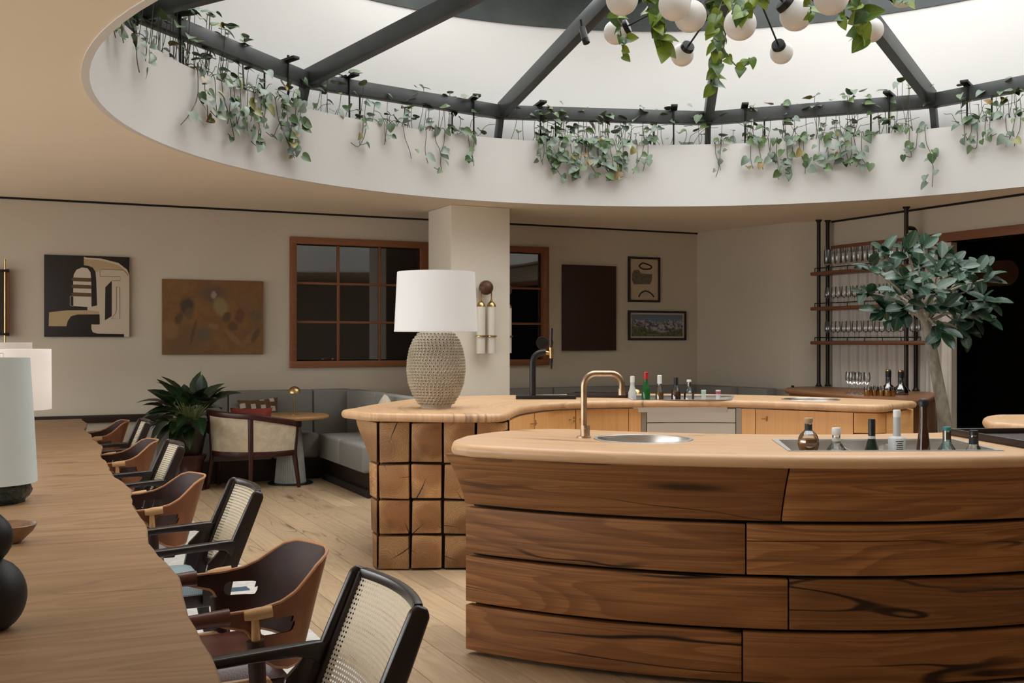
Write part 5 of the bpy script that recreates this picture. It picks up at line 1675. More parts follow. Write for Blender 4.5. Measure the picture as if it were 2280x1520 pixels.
mk('nozzle', tube([(0.155, -0.01, 0.345), (0.155, -0.012, 0.25)], [0.016, 0.007], 12), M['blackmetal'], bt)
mk('handle', tube([(0.155, -0.01, 0.42), (0.155, -0.01, 0.47), (0.155, -0.01, 0.50), (0.156, -0.01, 0.59)], [0.008, 0.017, 0.011, 0.014], 12), M['wenge'], bt)
mk('badge', lathe([(0.05, -0.006), (0.052, 0.0), (0.05, 0.006)], 24).xf(Matrix.Translation((0.08, 0.03, 0.47)) @ Matrix.Rotation(PI / 2, 4, 'X')), M['blackmetal'], bt)
def tray(name, label, c, w, d, rz, lip=0.03):
    t = thing(name, label, 'tray', c, rz)
    mk('base', box(-w / 2, w / 2, -d / 2, d / 2, 0.0, 0.008), M['trimdark'], t, bevel=0.002)
    for a, b, e, f_ in ((-w / 2, w / 2, -d / 2, -d / 2 + 0.016), (-w / 2, w / 2, d / 2 - 0.016, d / 2), (-w / 2, -w / 2 + 0.016, -d / 2, d / 2), (w / 2 - 0.016, w / 2, -d / 2, d / 2)):
        mk('edge', box(a, b, e, f_, 0.0, lip), M['trimdark'], t, bevel=0.004)
    return t
x_, y_ = at_z(1336, 883, ZT)
tray('serving_tray', 'dark brown serving tray between the beer tap and the bottles', (x_, y_, ZT + 0.001), 0.52, 0.34, -YAW - math.radians(14), 0.035)
tray('serving_tray', 'large dark brown tray on the right side of the front island', (4.47, 3.62, ZT + 0.001), 0.44, 0.70, math.radians(-20.5), 0.035)

# ================================================================ bottles
GL = {
    'clear': glassy('clear_bottle_glass', (0.93, 0.95, 0.95), 0.90),
    'aqua': glassy('aqua_bottle_glass', (0.72, 0.88, 0.88), 0.90),
    'green': plain('green_bottle_glass', (0.010, 0.09, 0.016), 0.08),
    'dkgreen': plain('dark_green_bottle_glass', (0.008, 0.022, 0.014), 0.10),
    'brown': plain('amber_brown_bottle_glass', (0.045, 0.014, 0.005), 0.08),
    'frost': plain('frosted_white_glass', (0.50, 0.51, 0.50), 0.4),
}
LQ = {'amber': plain('amber_spirit', (0.42, 0.16, 0.02), 0.1), 'red': plain('dark_red_spirit', (0.10, 0.012, 0.005), 0.1), 'gold': plain('golden_spirit', (0.34, 0.15, 0.02), 0.1)}
CP = {'black': plain('black_cap', (0.008, 0.008, 0.008), 0.4), 'white': plain('white_cap', (0.72, 0.71, 0.69), 0.5), 'red': plain('red_foil', (0.42, 0.012, 0.012), 0.3), 'cork': plain('cork_stopper', (0.42, 0.28, 0.15), 0.8), 'teal': plain('teal_cap', (0.03, 0.20, 0.19), 0.4), 'label': plain('cream_paper_label', (0.62, 0.60, 0.55), 0.8), 'blk': plain('black_paper_label', (0.015, 0.015, 0.015), 0.6), 'pink': plain('pink_plastic', (0.45, 0.06, 0.15), 0.4), 'mint': plain('mint_plastic', (0.35, 0.55, 0.45), 0.4)}
def bottle(label, loc, prof, glass, cap, capprof, liquid=None, lq_prof=None, band=None, group=None, name='bottle', rz=0.0):
    t = thing(name, label, 'bottle', loc, rz, group)
    mk('glass', lathe(prof, 28, True, True), GL[glass], t, smooth=40)
    if liquid:
        mk('liquid', lathe(lq_prof, 24), LQ[liquid], t)
    if cap:
        mk('cap', lathe(capprof, 20), CP[cap], t)
    for bd in (band or []):
        mk('label', lathe(bd[1], 28, False, False), CP[bd[0]], t)
    return t
GF = 'bottles standing in the front ice well'
WB = WZ + 0.002
def fb(px, d_=5.0):
    x_, y_ = at_d(px, d_)
    return (x_, y_, WB)
def zf(py, d_=5.0):
    return zz(py, d_) - WB
U5 = 5.0 / FPX
# 1 round flask of amber spirit
rb_ = 0.049
bottle('round clear flask of amber spirit with cork stopper, leftmost in the front well', fb(1800), [(0.03, 0.0)] + [(max(0.012, rb_ * math.sin(PI * t)), 0.108 - 0.062 * math.cos(PI * t)) for t in (0.15, 0.25, 0.35, 0.45, 0.55, 0.65, 0.75, 0.85)] + [(0.0165, 0.172), (0.0165, zf(940)), (0.019, zf(938))],
       'clear', 'cork', [(0.016, zf(942)), (0.020, zf(938)), (0.020, zf(931)), (0.018, zf(930))], 'amber', [(0.026, 0.003)] + [(rb_ * 0.93 * math.sin(PI * t), 0.108 - 0.060 * math.cos(PI * t)) for t in (0.2, 0.3, 0.42, 0.55, 0.60)], [('blk', [(0.0172, zf(968)), (0.0172, zf(944))])], GF)
# 2 short clear bottle, white cap
def flared(h_base, h_sh, rbase, rneck, ztop):
    return [(rbase, 0.0), (rbase, h_base), (rbase * 0.85, h_base + 0.012), (rneck * 1.15, h_sh), (rneck, h_sh + 0.012), (rneck, ztop)]
bottle('short clear bottle with white cap in the front well', fb(1862), flared(0.066, 0.108, 0.050, 0.0185, zf(968)), 'clear', 'white', [(0.0195, zf(968)), (0.0205, zf(966)), (0.0205, zf(954)), (0.019, zf(952))], None, None, [('label', [(0.0192, zf(986)), (0.0192, zf(974))])], GF)
# 3 dark green bottle, black sleeve
bottle('dark green bottle with tall black neck sleeve in the front well', fb(1941), flared(0.070, 0.122, 0.034, 0.0155, zf(950)), 'dkgreen', 'black', [(0.0163, zf(981)), (0.0163, zf(934)), (0.015, zf(932.5))], None, None, [('label', [(0.0168, zf(978)), (0.0168, zf(970))])], GF)
# 4 frosted white square shouldered bottle
t = bottle('frosted white bottle with long neck and printed label in the front well', fb(1997), [(0.038, 0.0), (0.039, 0.008), (0.039, zf(977)), (0.034, zf(973)), (0.018, zf(970)), (0.0165, zf(960)), (0.0165, zf(925))], 'frost', 'white', [(0.0172, zf(928)), (0.0172, zf(914)), (0.015, zf(912))], None, None, None, GF)
# 5 tall brown bottle with black knob
bottle('tall amber brown bottle with round black stopper in the front well', fb(2056), [(0.033, 0.0), (0.033, 0.05), (0.030, 0.09), (0.024, 0.14), (0.0185, 0.19), (0.0165, zf(905))], 'brown', 'black', [(0.022, zf(905)), (0.023, zf(900)), (0.0235, zf(897)), (0.0225, zf(892)), (0.016, zf(888)), (0.004, zf(886.5))], None, None, None, GF)
# 6 aqua bottle
bottle('pale aqua glass bottle with teal rim and amber label in the front well', fb(2108), flared(0.066, 0.106, 0.047, 0.0185, zf(955)), 'aqua', 'teal', [(0.0192, zf(958)), (0.0198, zf(952)), (0.018, zf(950))], 'gold', [(0.017, zf(978)), (0.017, zf(961))], None, GF)
# 7 clear bottle with black cap
bottle('squat clear bottle with black cap and black label, rightmost in the front well', fb(2168, 4.90), flared(0.066, 0.104, 0.046, 0.0195, zf(962)), 'clear', 'black', [(0.0202, zf(964)), (0.0202, zf(955)), (0.018, zf(953.5))], None, None, [('blk', [(0.0205, zf(984)), (0.0205, zf(968))])], GF)
# printed lines on the frosted bottle
lt = [c for c in t.children][0]
for k in range(6):
    z = zf(981 + 4.2 * k)
    w_ = (0.9, 0.6, 0.8, 0.7, 0.85, 0.5)[k]
    g = Geo()
    a0 = -PI / 2 - YAW
    pts = [a0 + w_ * (i / 8 - 0.5) for i in range(9)]
    v = [(0.0394 * math.cos(a), 0.0394 * math.sin(a), z - 0.0016) for a in pts] + [(0.0394 * math.cos(a), 0.0394 * math.sin(a), z + 0.0016) for a in pts]
    mk('printed_line', g.add(v, [(i, i + 1, 10 + i, 9 + i) for i in range(8)]), CP['blk'], t, recalc=False)

GBk = 'bottles standing in the back bar ice well'
dB = 9.12
def kb(px):
    x_, y_ = at_d(px, dB)
    return (x_, y_, ZT - 0.098)
def zk(py):
    return zz(py, dB) - (ZT - 0.098)
def bk(label, px, wpx, ytop, ysh, neck, glass, cap, ycap, liquid=None, lqf=0.7, band=None, capw=None):
    r = wpx / 2 * dB / FPX; rn = neck / 2 * dB / FPX
    prof = [(r * 0.95, 0.0), (r, 0.01), (r, zk(ysh) - 0.02), (r * 0.8, zk(ysh)), (rn * 1.1, zk(ysh) + 0.035), (rn, zk(ysh) + 0.05), (rn, zk(ycap))]
    rc = (capw or neck + 1) / 2 * dB / FPX
    lp = [(r * 0.9, 0.004), (r * 0.92, 0.012), (r * 0.92, (zk(ysh) - 0.02) * lqf + zk(882) * (1 - lqf) * 0), ] if liquid else None
    bottle(label, kb(px), prof, glass, cap, [(rc, zk(ycap + 1)), (rc, zk(ytop + 1)), (rc * 0.85, zk(ytop))], liquid, lp, band, GBk)
bk('white frosted bottle with pale cap, leftmost in the back bar well', 1408, 18, 837, 868, 9, 'frost', 'white', 850)
bk('green bottle with red foil neck in the back bar well', 1438, 19, 828, 861, 9, 'green', 'red', 843)
bk('amber spirit bottle with white cap in the back bar well', 1468.5, 18, 835, 868, 9, 'clear', 'white', 853, 'gold', 1.0)
bk('dark red spirit bottle with black neck in the back bar well', 1505, 21, 839, 866, 9, 'clear', 'black', 860, 'red', 1.0)
bk('clear carafe bottle with pale cap in the back bar well', 1534, 23, 845, 872, 9, 'clear', 'white', 849)
for (px, cp, lab) in ((1566.5, 'mint', 'small mint green capped jigger at the right of the back bar well'), (1599, 'pink', 'small pink capped jigger, rightmost in the back bar well')):
    t = thing('jigger', lab, 'cup', kb(px), group='small cups in the back bar well')
    mk('cup', lathe([(0.016, 0.0), (0.018, zk(880)), (0.021, zk(868))], 20), CP['label'], t)
    mk('sleeve', lathe([(0.0195, zk(877)), (0.021, zk(871))], 20, False, False), CP[cp], t)

# ================================================================ pictures on the back wall
PY_ = Y1 - 0.001
def poly_on(parent, name, pts, mat, front):
    """flat painted shape: polygon of (x,z) laid on the canvas face"""
    g = fill_loops([[(p[0], p[1]) for p in pts]], 0.0)
    v = [(p[0], front, p[1]) for p in g.v]
    g.v = v
    # face towards the room (-Y)
    n_ = len(v)
    return mk(name, g, mat, parent, recalc=False, smooth=0)
def pic_thing(name, label, px0, py0, px1, py1, depth):
    xa, zt_ = at_Y(px0, py0, Y1); xb, zb_ = at_Y(px1, py1, Y1)
    t = thing(name, label, 'picture', ((xa + xb) / 2, Y1 - 0.004, (zb_ + zt_) / 2))
    return t, (xb - xa) / 2, (zt_ - zb_) / 2
# black and cream abstract
t, hw, hh = pic_thing('abstract_canvas', 'black and cream abstract canvas with striped arch on the back wall', 98, 567, 287, 750, 0.04)
pm = {'k': plain('black_paint', (0.010, 0.005, 0.004), 0.6), 'c': plain('cream_paint', (0.50, 0.42, 0.32), 0.7), 't': plain('tan_paint', (0.40, 0.29, 0.16), 0.7), 'b': plain('brown_paint', (0.11, 0.055, 0.02), 0.7), 'p': plain('pale_paint', (0.54, 0.47, 0.38), 0.7)}
mk('canvas', box(-hw, hw, -0.045, 0.0, -hh, hh), pm['k'], t, bevel=0.004)
def nrm_pts(l, w=785.0, h=770.0, ox=78.0, oy=70.0):
    return [(((x - ox) / w * 2 - 1) * hw, (1 - (y - oy) / h * 2) * hh) for x, y in l]
def shape(l, m, k):
    poly_on(t, 'painted_shape', nrm_pts(l), pm[m], -0.0455 - 0.0004 * k)
shape([(437, 80), (470, 88), (600, 92), (760, 130), (840, 190), (862, 240), (862, 840), (812, 840), (812, 812), (560, 808), (520, 795), (507, 765), (507, 722), (585, 722), (583, 625), (380, 628), (320, 645), (290, 690), (278, 740), (118, 740), (122, 610), (280, 590), (470, 586), (470, 560), (560, 540), (552, 300), (545, 220), (520, 180), (480, 165), (437, 160)], 'c', 1)
shape([(118, 740), (122, 610), (280, 590), (470, 586), (580, 600), (580, 625), (380, 628), (320, 645), (290, 690), (278, 740)], 't', 2)
shape([(437, 100), (600, 112), (760, 150), (830, 205), (845, 245), (810, 205), (740, 190), (600, 190), (560, 220), (545, 220), (520, 180), (480, 165), (437, 160)], 't', 2)
shape([(342, 548), (340, 300), (345, 250), (370, 205), (420, 182), (470, 188), (498, 225), (505, 300), (508, 560)], 'p', 2)
for yy in (278, 345, 420):
    shape([(318, yy + 12), (345, yy), (504, yy + 2), (506, yy + 38), (342, yy + 36)], 'b', 3)
shape([(697, 300), (697, 640), (632, 682), (636, 365)], 'k', 2)
for L_ in ([(587, 262), (587, 205), (600, 194), (800, 196), (840, 225), (850, 250)], [(587, 262), (776, 262), (776, 300), (700, 300)], [(740, 360), (772, 360), (772, 665), (695, 665), (730, 610), (740, 580), (740, 360)]):
    pts = [Vector((a, -0.0465, b)) for a, b in nrm_pts(L_)]
    mk('painted_line', tube(pts, 0.0022, 4, True), pm['b'], t)
pts = [Vector((a, -0.0465, b)) for a, b in nrm_pts([(340, 455), (313, 455), (313, 545), (342, 552)])]
mk('painted_line', tube(pts, 0.0022, 4, True), pm['p'], t)

# ochre figure painting: soft blended patches
def figure_mat(hw, hh):
    b = NB('ochre_figure_painting'); s = b.sep(b.obj())
    u = b.math('ADD', b.math('MULTIPLY', s[0], 0.5 / hw), 0.5)      # 0..1 left to right
    v = b.math('SUBTRACT', 0.5, b.math('MULTIPLY', s[2], 0.5 / hh))  # 0..1 top to bottom
    co = b.xyz(b.math('MULTIPLY', u, 1.35), v, 0.0)
    n1 = b.noise(co, 3.0, 5, 0.65, 0.5); n2 = b.noise(co, 14.0, 4, 0.7)
    c = b.mix(b.sm(n1, 0.3, 0.7), (0.20, 0.095, 0.022), (0.145, 0.068, 0.024))
    c = b.mix(b.math('MULTIPLY', b.sm(n2, 0.45, 0.75), 0.4), c, (0.095, 0.045, 0.018))
    wx = b.math('MULTIPLY', b.math('SUBTRACT', n2, 0.5), 0.06)
    def blob(c, cu, cv, ru, rv, col, k=1.0, rot=0.0, soft=0.5):
        du = b.math('ADD', b.math('MULTIPLY', b.math('SUBTRACT', u, cu), 1.35), wx); dv = b.math('ADD', b.math('SUBTRACT', v, cv), wx)
        cr, sr = math.cos(rot), math.sin(rot)
        a = b.math('MULTIPLY', b.math('ADD', b.math('MULTIPLY', du, cr), b.math('MULTIPLY', dv, sr)), 1.0 / (ru * 1.35))
        e = b.math('MULTIPLY', b.math('SUBTRACT', b.math('MULTIPLY', dv, cr), b.math('MULTIPLY', du, sr)), 1.0 / rv)
        d = b.vmath('LENGTH', b.xyz(a, e, 0.0))
        return b.mix(b.math('MULTIPLY', b.sm(d, 1.0, soft), k), c, col)
    c = blob(c, 0.50, 0.20, 0.22, 0.20, (0.075, 0.045, 0.040), 0.75, 0, 0.1)
    c = blob(c, 0.10, 0.95, 0.09, 0.35, (0.16, 0.08, 0.02), 0.7, -0.3)
    c = blob(c, 0.20, 0.80, 0.20, 0.30, (0.13, 0.068, 0.026), 0.9, 0.5)
    c = blob(c, 0.08, 0.68, 0.10, 0.16, (0.20, 0.11, 0.045), 0.8, -0.4)
    c = blob(c, 0.24, 0.36, 0.09, 0.15, (0.035, 0.026, 0.016), 0.85, 0.2)
    c = blob(c, 0.26, 0.46, 0.055, 0.11, (0.105, 0.058, 0.028), 0.8)
    c = blob(c, 0.16, 0.52, 0.05, 0.10, (0.045, 0.028, 0.012), 0.7, 0.4)
    c = blob(c, 0.50, 0.20, 0.035, 0.07, (0.30, 0.25, 0.17), 0.75)
    c = blob(c, 0.57, 0.36, 0.09, 0.17, (0.215, 0.165, 0.062), 0.85, -0.3)
    c = blob(c, 0.63, 0.50, 0.05, 0.10, (0.055, 0.028, 0.016), 0.7, 0.5)
    c = blob(c, 0.76, 0.48, 0.06, 0.14, (0.085, 0.03, 0.018), 0.75, 0.2)
    c = blob(c, 0.69, 0.62, 0.07, 0.08, (0.06, 0.03, 0.015), 0.7, 0.2)
    c = blob(c, 0.84, 0.28, 0.12, 0.14, (0.16, 0.085, 0.036), 0.6)
    c = blob(c, 0.70, 0.78, 0.15, 0.05, (0.20, 0.11, 0.045), 0.75, 0.75)
    c = blob(c, 0.86, 0.78, 0.13, 0.055, (0.19, 0.10, 0.04), 0.8, -0.9)
    c = blob(c, 0.92, 0.74, 0.04, 0.14, (0.05, 0.026, 0.012), 0.6, 0.5)
    c = blob(c, 0.50, 0.62, 0.07, 0.05, (0.21, 0.12, 0.05), 0.7, 0.2)
    c = blob(c, 0.40, 0.74, 0.10, 0.12, (0.085, 0.078, 0.05), 0.7, -0.5)
    c = blob(c, 0.93, 0.48, 0.08, 0.12, (0.085, 0.072, 0.04), 0.6)
    c = blob(c, 0.30, 0.70, 0.02, 0.22, (0.045, 0.024, 0.01), 0.6, 0.25)
    b.set(Base_Color=c, Roughness=0.7); b.bump(n2, 0.15, 0.004)
    return b.m
t, hw, hh = pic_thing('figure_canvas', 'ochre brown canvas of sketchy half figures on the back wall', 360, 621, 584, 788, 0.04)
mk('canvas', box(-hw, hw, -0.04, 0.0, -hh, hh), plain('ochre_canvas_edge', (0.16, 0.08, 0.02), 0.7), t, bevel=0.004)
mk('painting', box(-hw + 0.004, hw - 0.004, -0.0412, -0.040, -hh + 0.004, hh - 0.004), figure_mat(hw, hh), t, smooth=0)
# dark brown panel
t, hw, hh = pic_thing('brown_panel', 'plain dark brown wooden panel hanging right of the window', 1250, 589, 1368, 780, 0.05)
mk('panel', box(-hw, hw, -0.05, 0.0, -hh, hh), wood('dark_brown_panel_wood', (0.040, 0.012, 0.006), (0.026, 0.008, 0.005), (0.012, 0.004, 0.003), rings=0.5, crack=0, knots=0.3, rough=0.5), t, bevel=0.005, uaxis=2)
def framed(name, label, px0, py0, px1, py1, fw, mat_art, art_inset=0.0):
    t, hw, hh = pic_thing(name, label, px0, py0, px1, py1, 0.03)
    for (a, b_, c_, d_) in ((-hw, hw, hh - fw, hh), (-hw, hw, -hh, -hh + fw), (-hw, -hw + fw, -hh + fw, hh - fw), (hw - fw, hw, -hh + fw, hh - fw)):
        mk('frame_bar', box(a, b_, -0.035, 0.0, c_, d_), pm['k'], t, bevel=0.003)
    mk('paper', box(-hw + fw, hw - fw, -0.018, -0.002, -hh + fw, hh - fw), mat_art, t, smooth=0)
    return t, hw - fw, hh - fw
t, hw, hh = framed('framed_drawing', 'small framed drawing of black loop, grey patch and arc on cream paper', 1397, 571, 1467, 673, 0.028, plain('cream_drawing_paper', (0.45, 0.35, 0.24), 0.8, var=0.06))
def N2(l):
    return [((x - 855) / 190.0 * 2 - 1, 1 - (y - 412) / 283.0 * 2) for x, y in l]
gr = plain('grey_wash', (0.125, 0.10, 0.075), 0.8, var=0.25, vscale=30)
poly_on(t, 'painted_shape', [(a * hw, b * hh) for a, b in N2([(868, 520), (880, 490), (915, 488), (930, 512), (1005, 515), (1003, 555), (990, 585), (880, 588), (868, 560)])], gr, -0.0186)
for L_, cl in (([(915, 460), (940, 440), (975, 448), (1000, 462), (990, 478), (940, 480), (915, 460)], 1), ([(913, 675), (925, 650), (950, 634), (975, 636), (1000, 652), (1016, 672)], 0)):
    mk('painted_line', tube(catmull([(a * hw, -0.019, b * hh) for a, b in N2(L_)], 4), 0.010, 6), pm['k'], t)
def mountain(hw, hh):
    b = NB('mountain_landscape_print'); s = b.sep(b.obj())
    u = b.math('ADD', b.math('MULTIPLY', s[0], 0.5 / hw), 0.5); v = b.math('ADD', b.math('MULTIPLY', s[2], 0.5 / hh), 0.5)
    co = b.xyz(b.math('MULTIPLY', u, 2.2), v, 0.0)
    ridge = b.math('ADD', b.math('MULTIPLY', b.noise(b.xyz(b.math('MULTIPLY', u, 5.0), 0.3, 0.0), 1.0, 4, 0.6), 0.7), 0.32)
    val = b.math('ADD', b.math('MULTIPLY', b.math('ABSOLUTE', b.math('SUBTRACT', u, 0.55)), 0.28), ridge)
    sky = b.mix(v, (0.19, 0.22, 0.26), (0.10, 0.13, 0.18))
    n_ = b.noise(co, 7.0, 5, 0.7, 1.0)
    rock = b.mix(b.sm(n_, 0.42, 0.58), (0.055, 0.045, 0.06), (0.34, 0.34, 0.36))
    c = b.mix(b.sm(b.math('SUBTRACT', val, v), 0.0, 0.03), sky, rock)
    low = b.math('ADD', b.math('MULTIPLY', b.math('ABSOLUTE', b.math('SUBTRACT', u, 0.6)), 0.5), b.math('ADD', 0.12, b.math('MULTIPLY', n_, 0.2)))
    grass = b.mix(b.sm(b.noise(co, 12, 3), 0.4, 0.65), (0.045, 0.06, 0.022), (0.14, 0.15, 0.07))
    c = b.mix(b.sm(b.math('SUBTRACT', low, v), -0.02, 0.06), c, grass)
    edge_ = b.math('MAXIMUM', b.math('ABSOLUTE', b.math('MULTIPLY', s[0], 1.0 / hw)), b.math('ABSOLUTE', b.math('MULTIPLY', s[2], 1.0 / hh)))
    bord = b.math('MAXIMUM', b.math('GREATER_THAN', b.math('ABSOLUTE', s[0]), hw - 0.022), b.math('GREATER_THAN', b.math('ABSOLUTE', s[2]), hh - 0.022))
    c = b.mix(bord, c, (0.42, 0.38, 0.31))
    b.set(Base_Color=c, Roughness=0.6)
    return b.m
_xa, _zt = at_Y(1397, 691, Y1); _xb, _zb = at_Y(1525, 757, Y1)
framed('framed_landscape', 'black framed print of snowy mountains above the bottles', 1397, 691, 1525, 757, 0.03, mountain((_xb - _xa) / 2 - 0.03, (_zt - _zb) / 2 - 0.03))

# ================================================================ wall sconces
def tube_sconce(label, loc, rz, dxs):
    t = thing('tube_sconce', label, 'sconce', loc, rz)
    mk('wood_ball', sphere(0.082, 24, 14, (0, -0.09, 0)), plain('brown_turned_wood', (0.085, 0.032, 0.016), 0.5, var=0.2, vscale=20), t)
    mk('wall_boss', tube([(0, 0, 0), (0, -0.06, 0)], [0.05, 0.045], 20), M['trimdark'], t)
    for dx in dxs:
        s = 1 if dx > 0 else -1
        mk('hook', tube(catmull([(s * 0.02, -0.09, 0.075), (dx * 0.75, -0.09, 0.055), (dx, -0.09, -0.02), (dx, -0.09, -0.14)], 5), 0.008, 8), M['brass'], t)
        mk('cap', lathe([(0.052, -0.215), (0.048, -0.19), (0.030, -0.165), (0.014, -0.15), (0.012, -0.135)], 24).xf(Matrix.Translation((dx, -0.09, 0))), M['brass'], t)
        mk('glass_tube', lathe([(0.048, -0.74), (0.049, -0.735), (0.050, -0.215)], 28).xf(Matrix.Translation((dx, -0.09, 0))), plain('milk_white_tube', (0.72, 0.67, 0.57), 0.35) if 'milk' not in M else M['milk'], t)
        mk('collar', lathe([(0.051, -0.558), (0.066, -0.55), (0.066, -0.543), (0.051, -0.535)], 28).xf(Matrix.Translation((dx, -0.09, 0))), M['brass'], t)
    return t
M['milk'] = plain('milk_white_tube', (0.72, 0.67, 0.57), 0.35)
xs_, zs_ = at_Y(1076, 641, 11.17)
tube_sconce('double tube sconce with brown wooden ball on the front of the column', (xs_ - 0.005, 11.17, zs_), 0.0, (0.065, -0.065))
tube_sconce('double tube sconce on the right side of the column', (5.28, 11.5, zs_), PI / 2, (0.065, -0.065))
# slim brass and dark sconce at the left edge
xa, z1 = at_Y(-16, 598, Y1 - 0.06); xb, z0 = at_Y(21, 748, Y1 - 0.06)
t = thing('slim_sconce', 'slim dark wall sconce with brass rod at the left edge of the photo', 'sconce', ((xa + xb) / 2, Y1, (z0 + z1) / 2))
w_, h_ = (xb - xa) / 2, (z1 - z0) / 2
mk('side_panel', box(w_ - 0.05, w_, -0.10, -0.03, -h_, h_), M['shelfwood'], t, bevel=0.004)
mk('side_panel', box(-w_, -w_ + 0.05, -0.10, -0.03, -h_, h_), M['shelfwood'], t, bevel=0.004)
mk('diffuser', box(-w_ + 0.05, w_ - 0.05, -0.085, -0.04, -h_ + 0.02, h_ - 0.02), M['trimdark'], t)
mk('backplate', box(-w_ * 0.6, w_ * 0.6, -0.03, 0, -h_ * 0.6, h_ * 0.6), M['blackmetal'], t)
mk('rod', tube([(w_ * 0.45, -0.105, -h_ - 0.11), (w_ * 0.45, -0.105, h_ + 0.10)], 0.011, 10), M['brass'], t)
for zz_ in (-h_ + 0.02, h_ - 0.02):
    mk('collar', box(-w_, w_, -0.12, -0.03, zz_ - 0.012, zz_ + 0.012), M['blackmetal'], t, bevel=0.003)

# ================================================================ shelf unit with glasses
SX = 9.30
YA, YB = at_X(1823, 860, SX)[0], at_X(2018, 860, SX)[0]
sh = thing('pipe_shelving', 'open shelving of three walnut boards on dark steel pipes above the cabinet', 'shelf', (SX, (YA + YB) / 2, 0))
sy0 = (YA + YB) / 2
CABZ = 0.985
M['pipe'] = plain('dark_brown_pipe', (0.020, 0.013, 0.010), 0.35, 0.5)
def flange(parent, x_, y_, z, up):
    g = lathe([(0.042, 0.0), (0.042, 0.008), (0.026, 0.03), (0.024, 0.05)], 20)
    if not up: g.xf(Matrix.Scale(-1, 4, (0, 0, 1)))
    mk('flange', g.xf(Matrix.Translation((x_, y_, z))), M['pipe'], parent)
for i, yy in enumerate((YA, YB)):
    for j, dx in enumerate((0.0, 0.145)):
        y_ = yy - sy0
        if i == 1 and j == 1:
            pa = [(dx, y_, CABZ)] + [(dx, y_, 2.78)] + [(dx - 0.06 + 0.06 * math.cos(a), y_, 2.78 + 0.06 * math.sin(a)) for a in [PI / 2 * k / 5 for k in range(1, 6)]] + [(0.0, y_, 2.84)]
            mk('pipe', tube(pa, 0.024, 14), M['pipe'], sh)
        else:
            mk('pipe', tube([(dx, y_, CABZ), (dx, y_, CH)], 0.024, 14), M['pipe'], sh)
            flange(sh, dx, y_, CH, False)
        flange(sh, dx, y_, CABZ, True)
y_l = at_X(1803, 700, SX - 0.03)[0] - sy0; y_r = at_X(2066, 768, SX - 0.03)[0] - sy0
shz = [at_X(1823, 763, SX)[1], at_X(1823, 687, SX)[1], at_X(1823, 609, SX)[1]]
for z in shz:
    o_ = [(-0.05, y_r + 0.03), (-0.02, y_r), (0.15, y_r), (0.18, y_r + 0.03), (0.18, y_l - 0.03), (0.15, y_l), (-0.02, y_l), (-0.05, y_l - 0.03)]
    bd = mk('shelf_board', slab(o_, z - 0.022, z + 0.022, 0.016), M['shelfwood'], sh, uaxis=1)
    mk('gallery_rail', tube([(-0.035, y_l - 0.10, z + 0.065), (-0.035, y_r + 0.1, z + 0.065)], 0.006, 8), M['pipe'], bd)
    for k in range(7):
        yy = y_l - 0.10 + (y_r - y_l + 0.2) * k / 6
        mk('gallery_post', tube([(-0.035, yy, z + 0.02), (-0.035, yy, z + 0.068)], 0.006, 8), M['pipe'], bd)
NTH = ['first', 'second', 'third', 'fourth', 'fifth', 'sixth', 'seventh', 'eighth', 'ninth', 'tenth', 'eleventh', 'twelfth', 'thirteenth', 'fourteenth', 'fifteenth', 'sixteenth', 'seventeenth', 'eighteenth']
M['glassware'] = glassy('clear_glassware', (0.97, 0.97, 0.96), 0.97, 0.12)
def glass_mesh(name, bowl):
    return mesh_of(name, lathe(bowl, 18, True, False), M['glassware'], smooth=50)
g_tall = glass_mesh('wine_glass', [(0.036, 0.0), (0.034, 0.003), (0.006, 0.008), (0.0045, 0.075), (0.012, 0.083), (0.036, 0.095), (0.042, 0.12), (0.043, 0.20), (0.040, 0.275), (0.039, 0.275)])
g_med = glass_mesh('wine_glass', [(0.034, 0.0), (0.032, 0.003), (0.006, 0.008), (0.0045, 0.10), (0.012, 0.107), (0.034, 0.122), (0.037, 0.145), (0.030, 0.215), (0.024, 0.245), (0.023, 0.245)])
yrow = [y_l - 0.22 + (y_r - y_l + 0.36) * k / 17 for k in range(18)]
for z, me, grp, lab in ((shz[2], g_tall, 'tall glasses on the top shelf', 'tall stemmed glass from the left on the top walnut shelf'), (shz[1], g_med, 'wine glasses on the middle shelf', 'stemmed wine glass from the left on the middle walnut shelf'), (shz[0], g_med, 'wine glasses on the bottom shelf', 'stemmed wine glass from the left on the bottom walnut shelf')):
    for k, yy in enumerate(yrow):
        o = inst('wine_glass', me, None, loc=(SX + 0.062 + (0.016 if k % 2 else 0.0), sy0 + yy, z + 0.0225))
        tag(o, NTH[k] + ' ' + lab, 'glass', grp)
# base cabinet
cab = thing('base_cabinet', 'long brown wooden base cabinet beneath the pipe shelving', 'cabinet', (0, 0, 0))
c_o = [at_z(1748, 866, CABZ), at_z(1760, 861, CABZ), (SX + 0.09, 10.48), (SX + 0.09, 8.86), at_z(2080, 880, CABZ), at_z(2060, 889, CABZ), at_z(2010, 892, CABZ), at_z(1930, 885, CABZ), at_z(1850, 876, CABZ), at_z(1770, 869, CABZ)]
c_c = [(p.x, p.y) for p in catmull([(p[0], p[1], 0) for p in c_o], 4, True)]
if area2(c_c) < 0: c_c.reverse()
mk('top', slab(c_c, CABZ - 0.05, CABZ, 0.022), M['cabwood'], cab, uaxis=1)
mk('body', prism(inset(c_c, 0.05), 0.0, CABZ - 0.05), M['cabwood'], cab, uaxis=1)
g_fl = glass_mesh('wine_glass', [(0.034, 0.0), (0.032, 0.003), (0.005, 0.008), (0.0045, 0.10), (0.014, 0.115), (0.034, 0.145), (0.038, 0.175), (0.032, 0.235), (0.031, 0.235)])
dq = 11.6
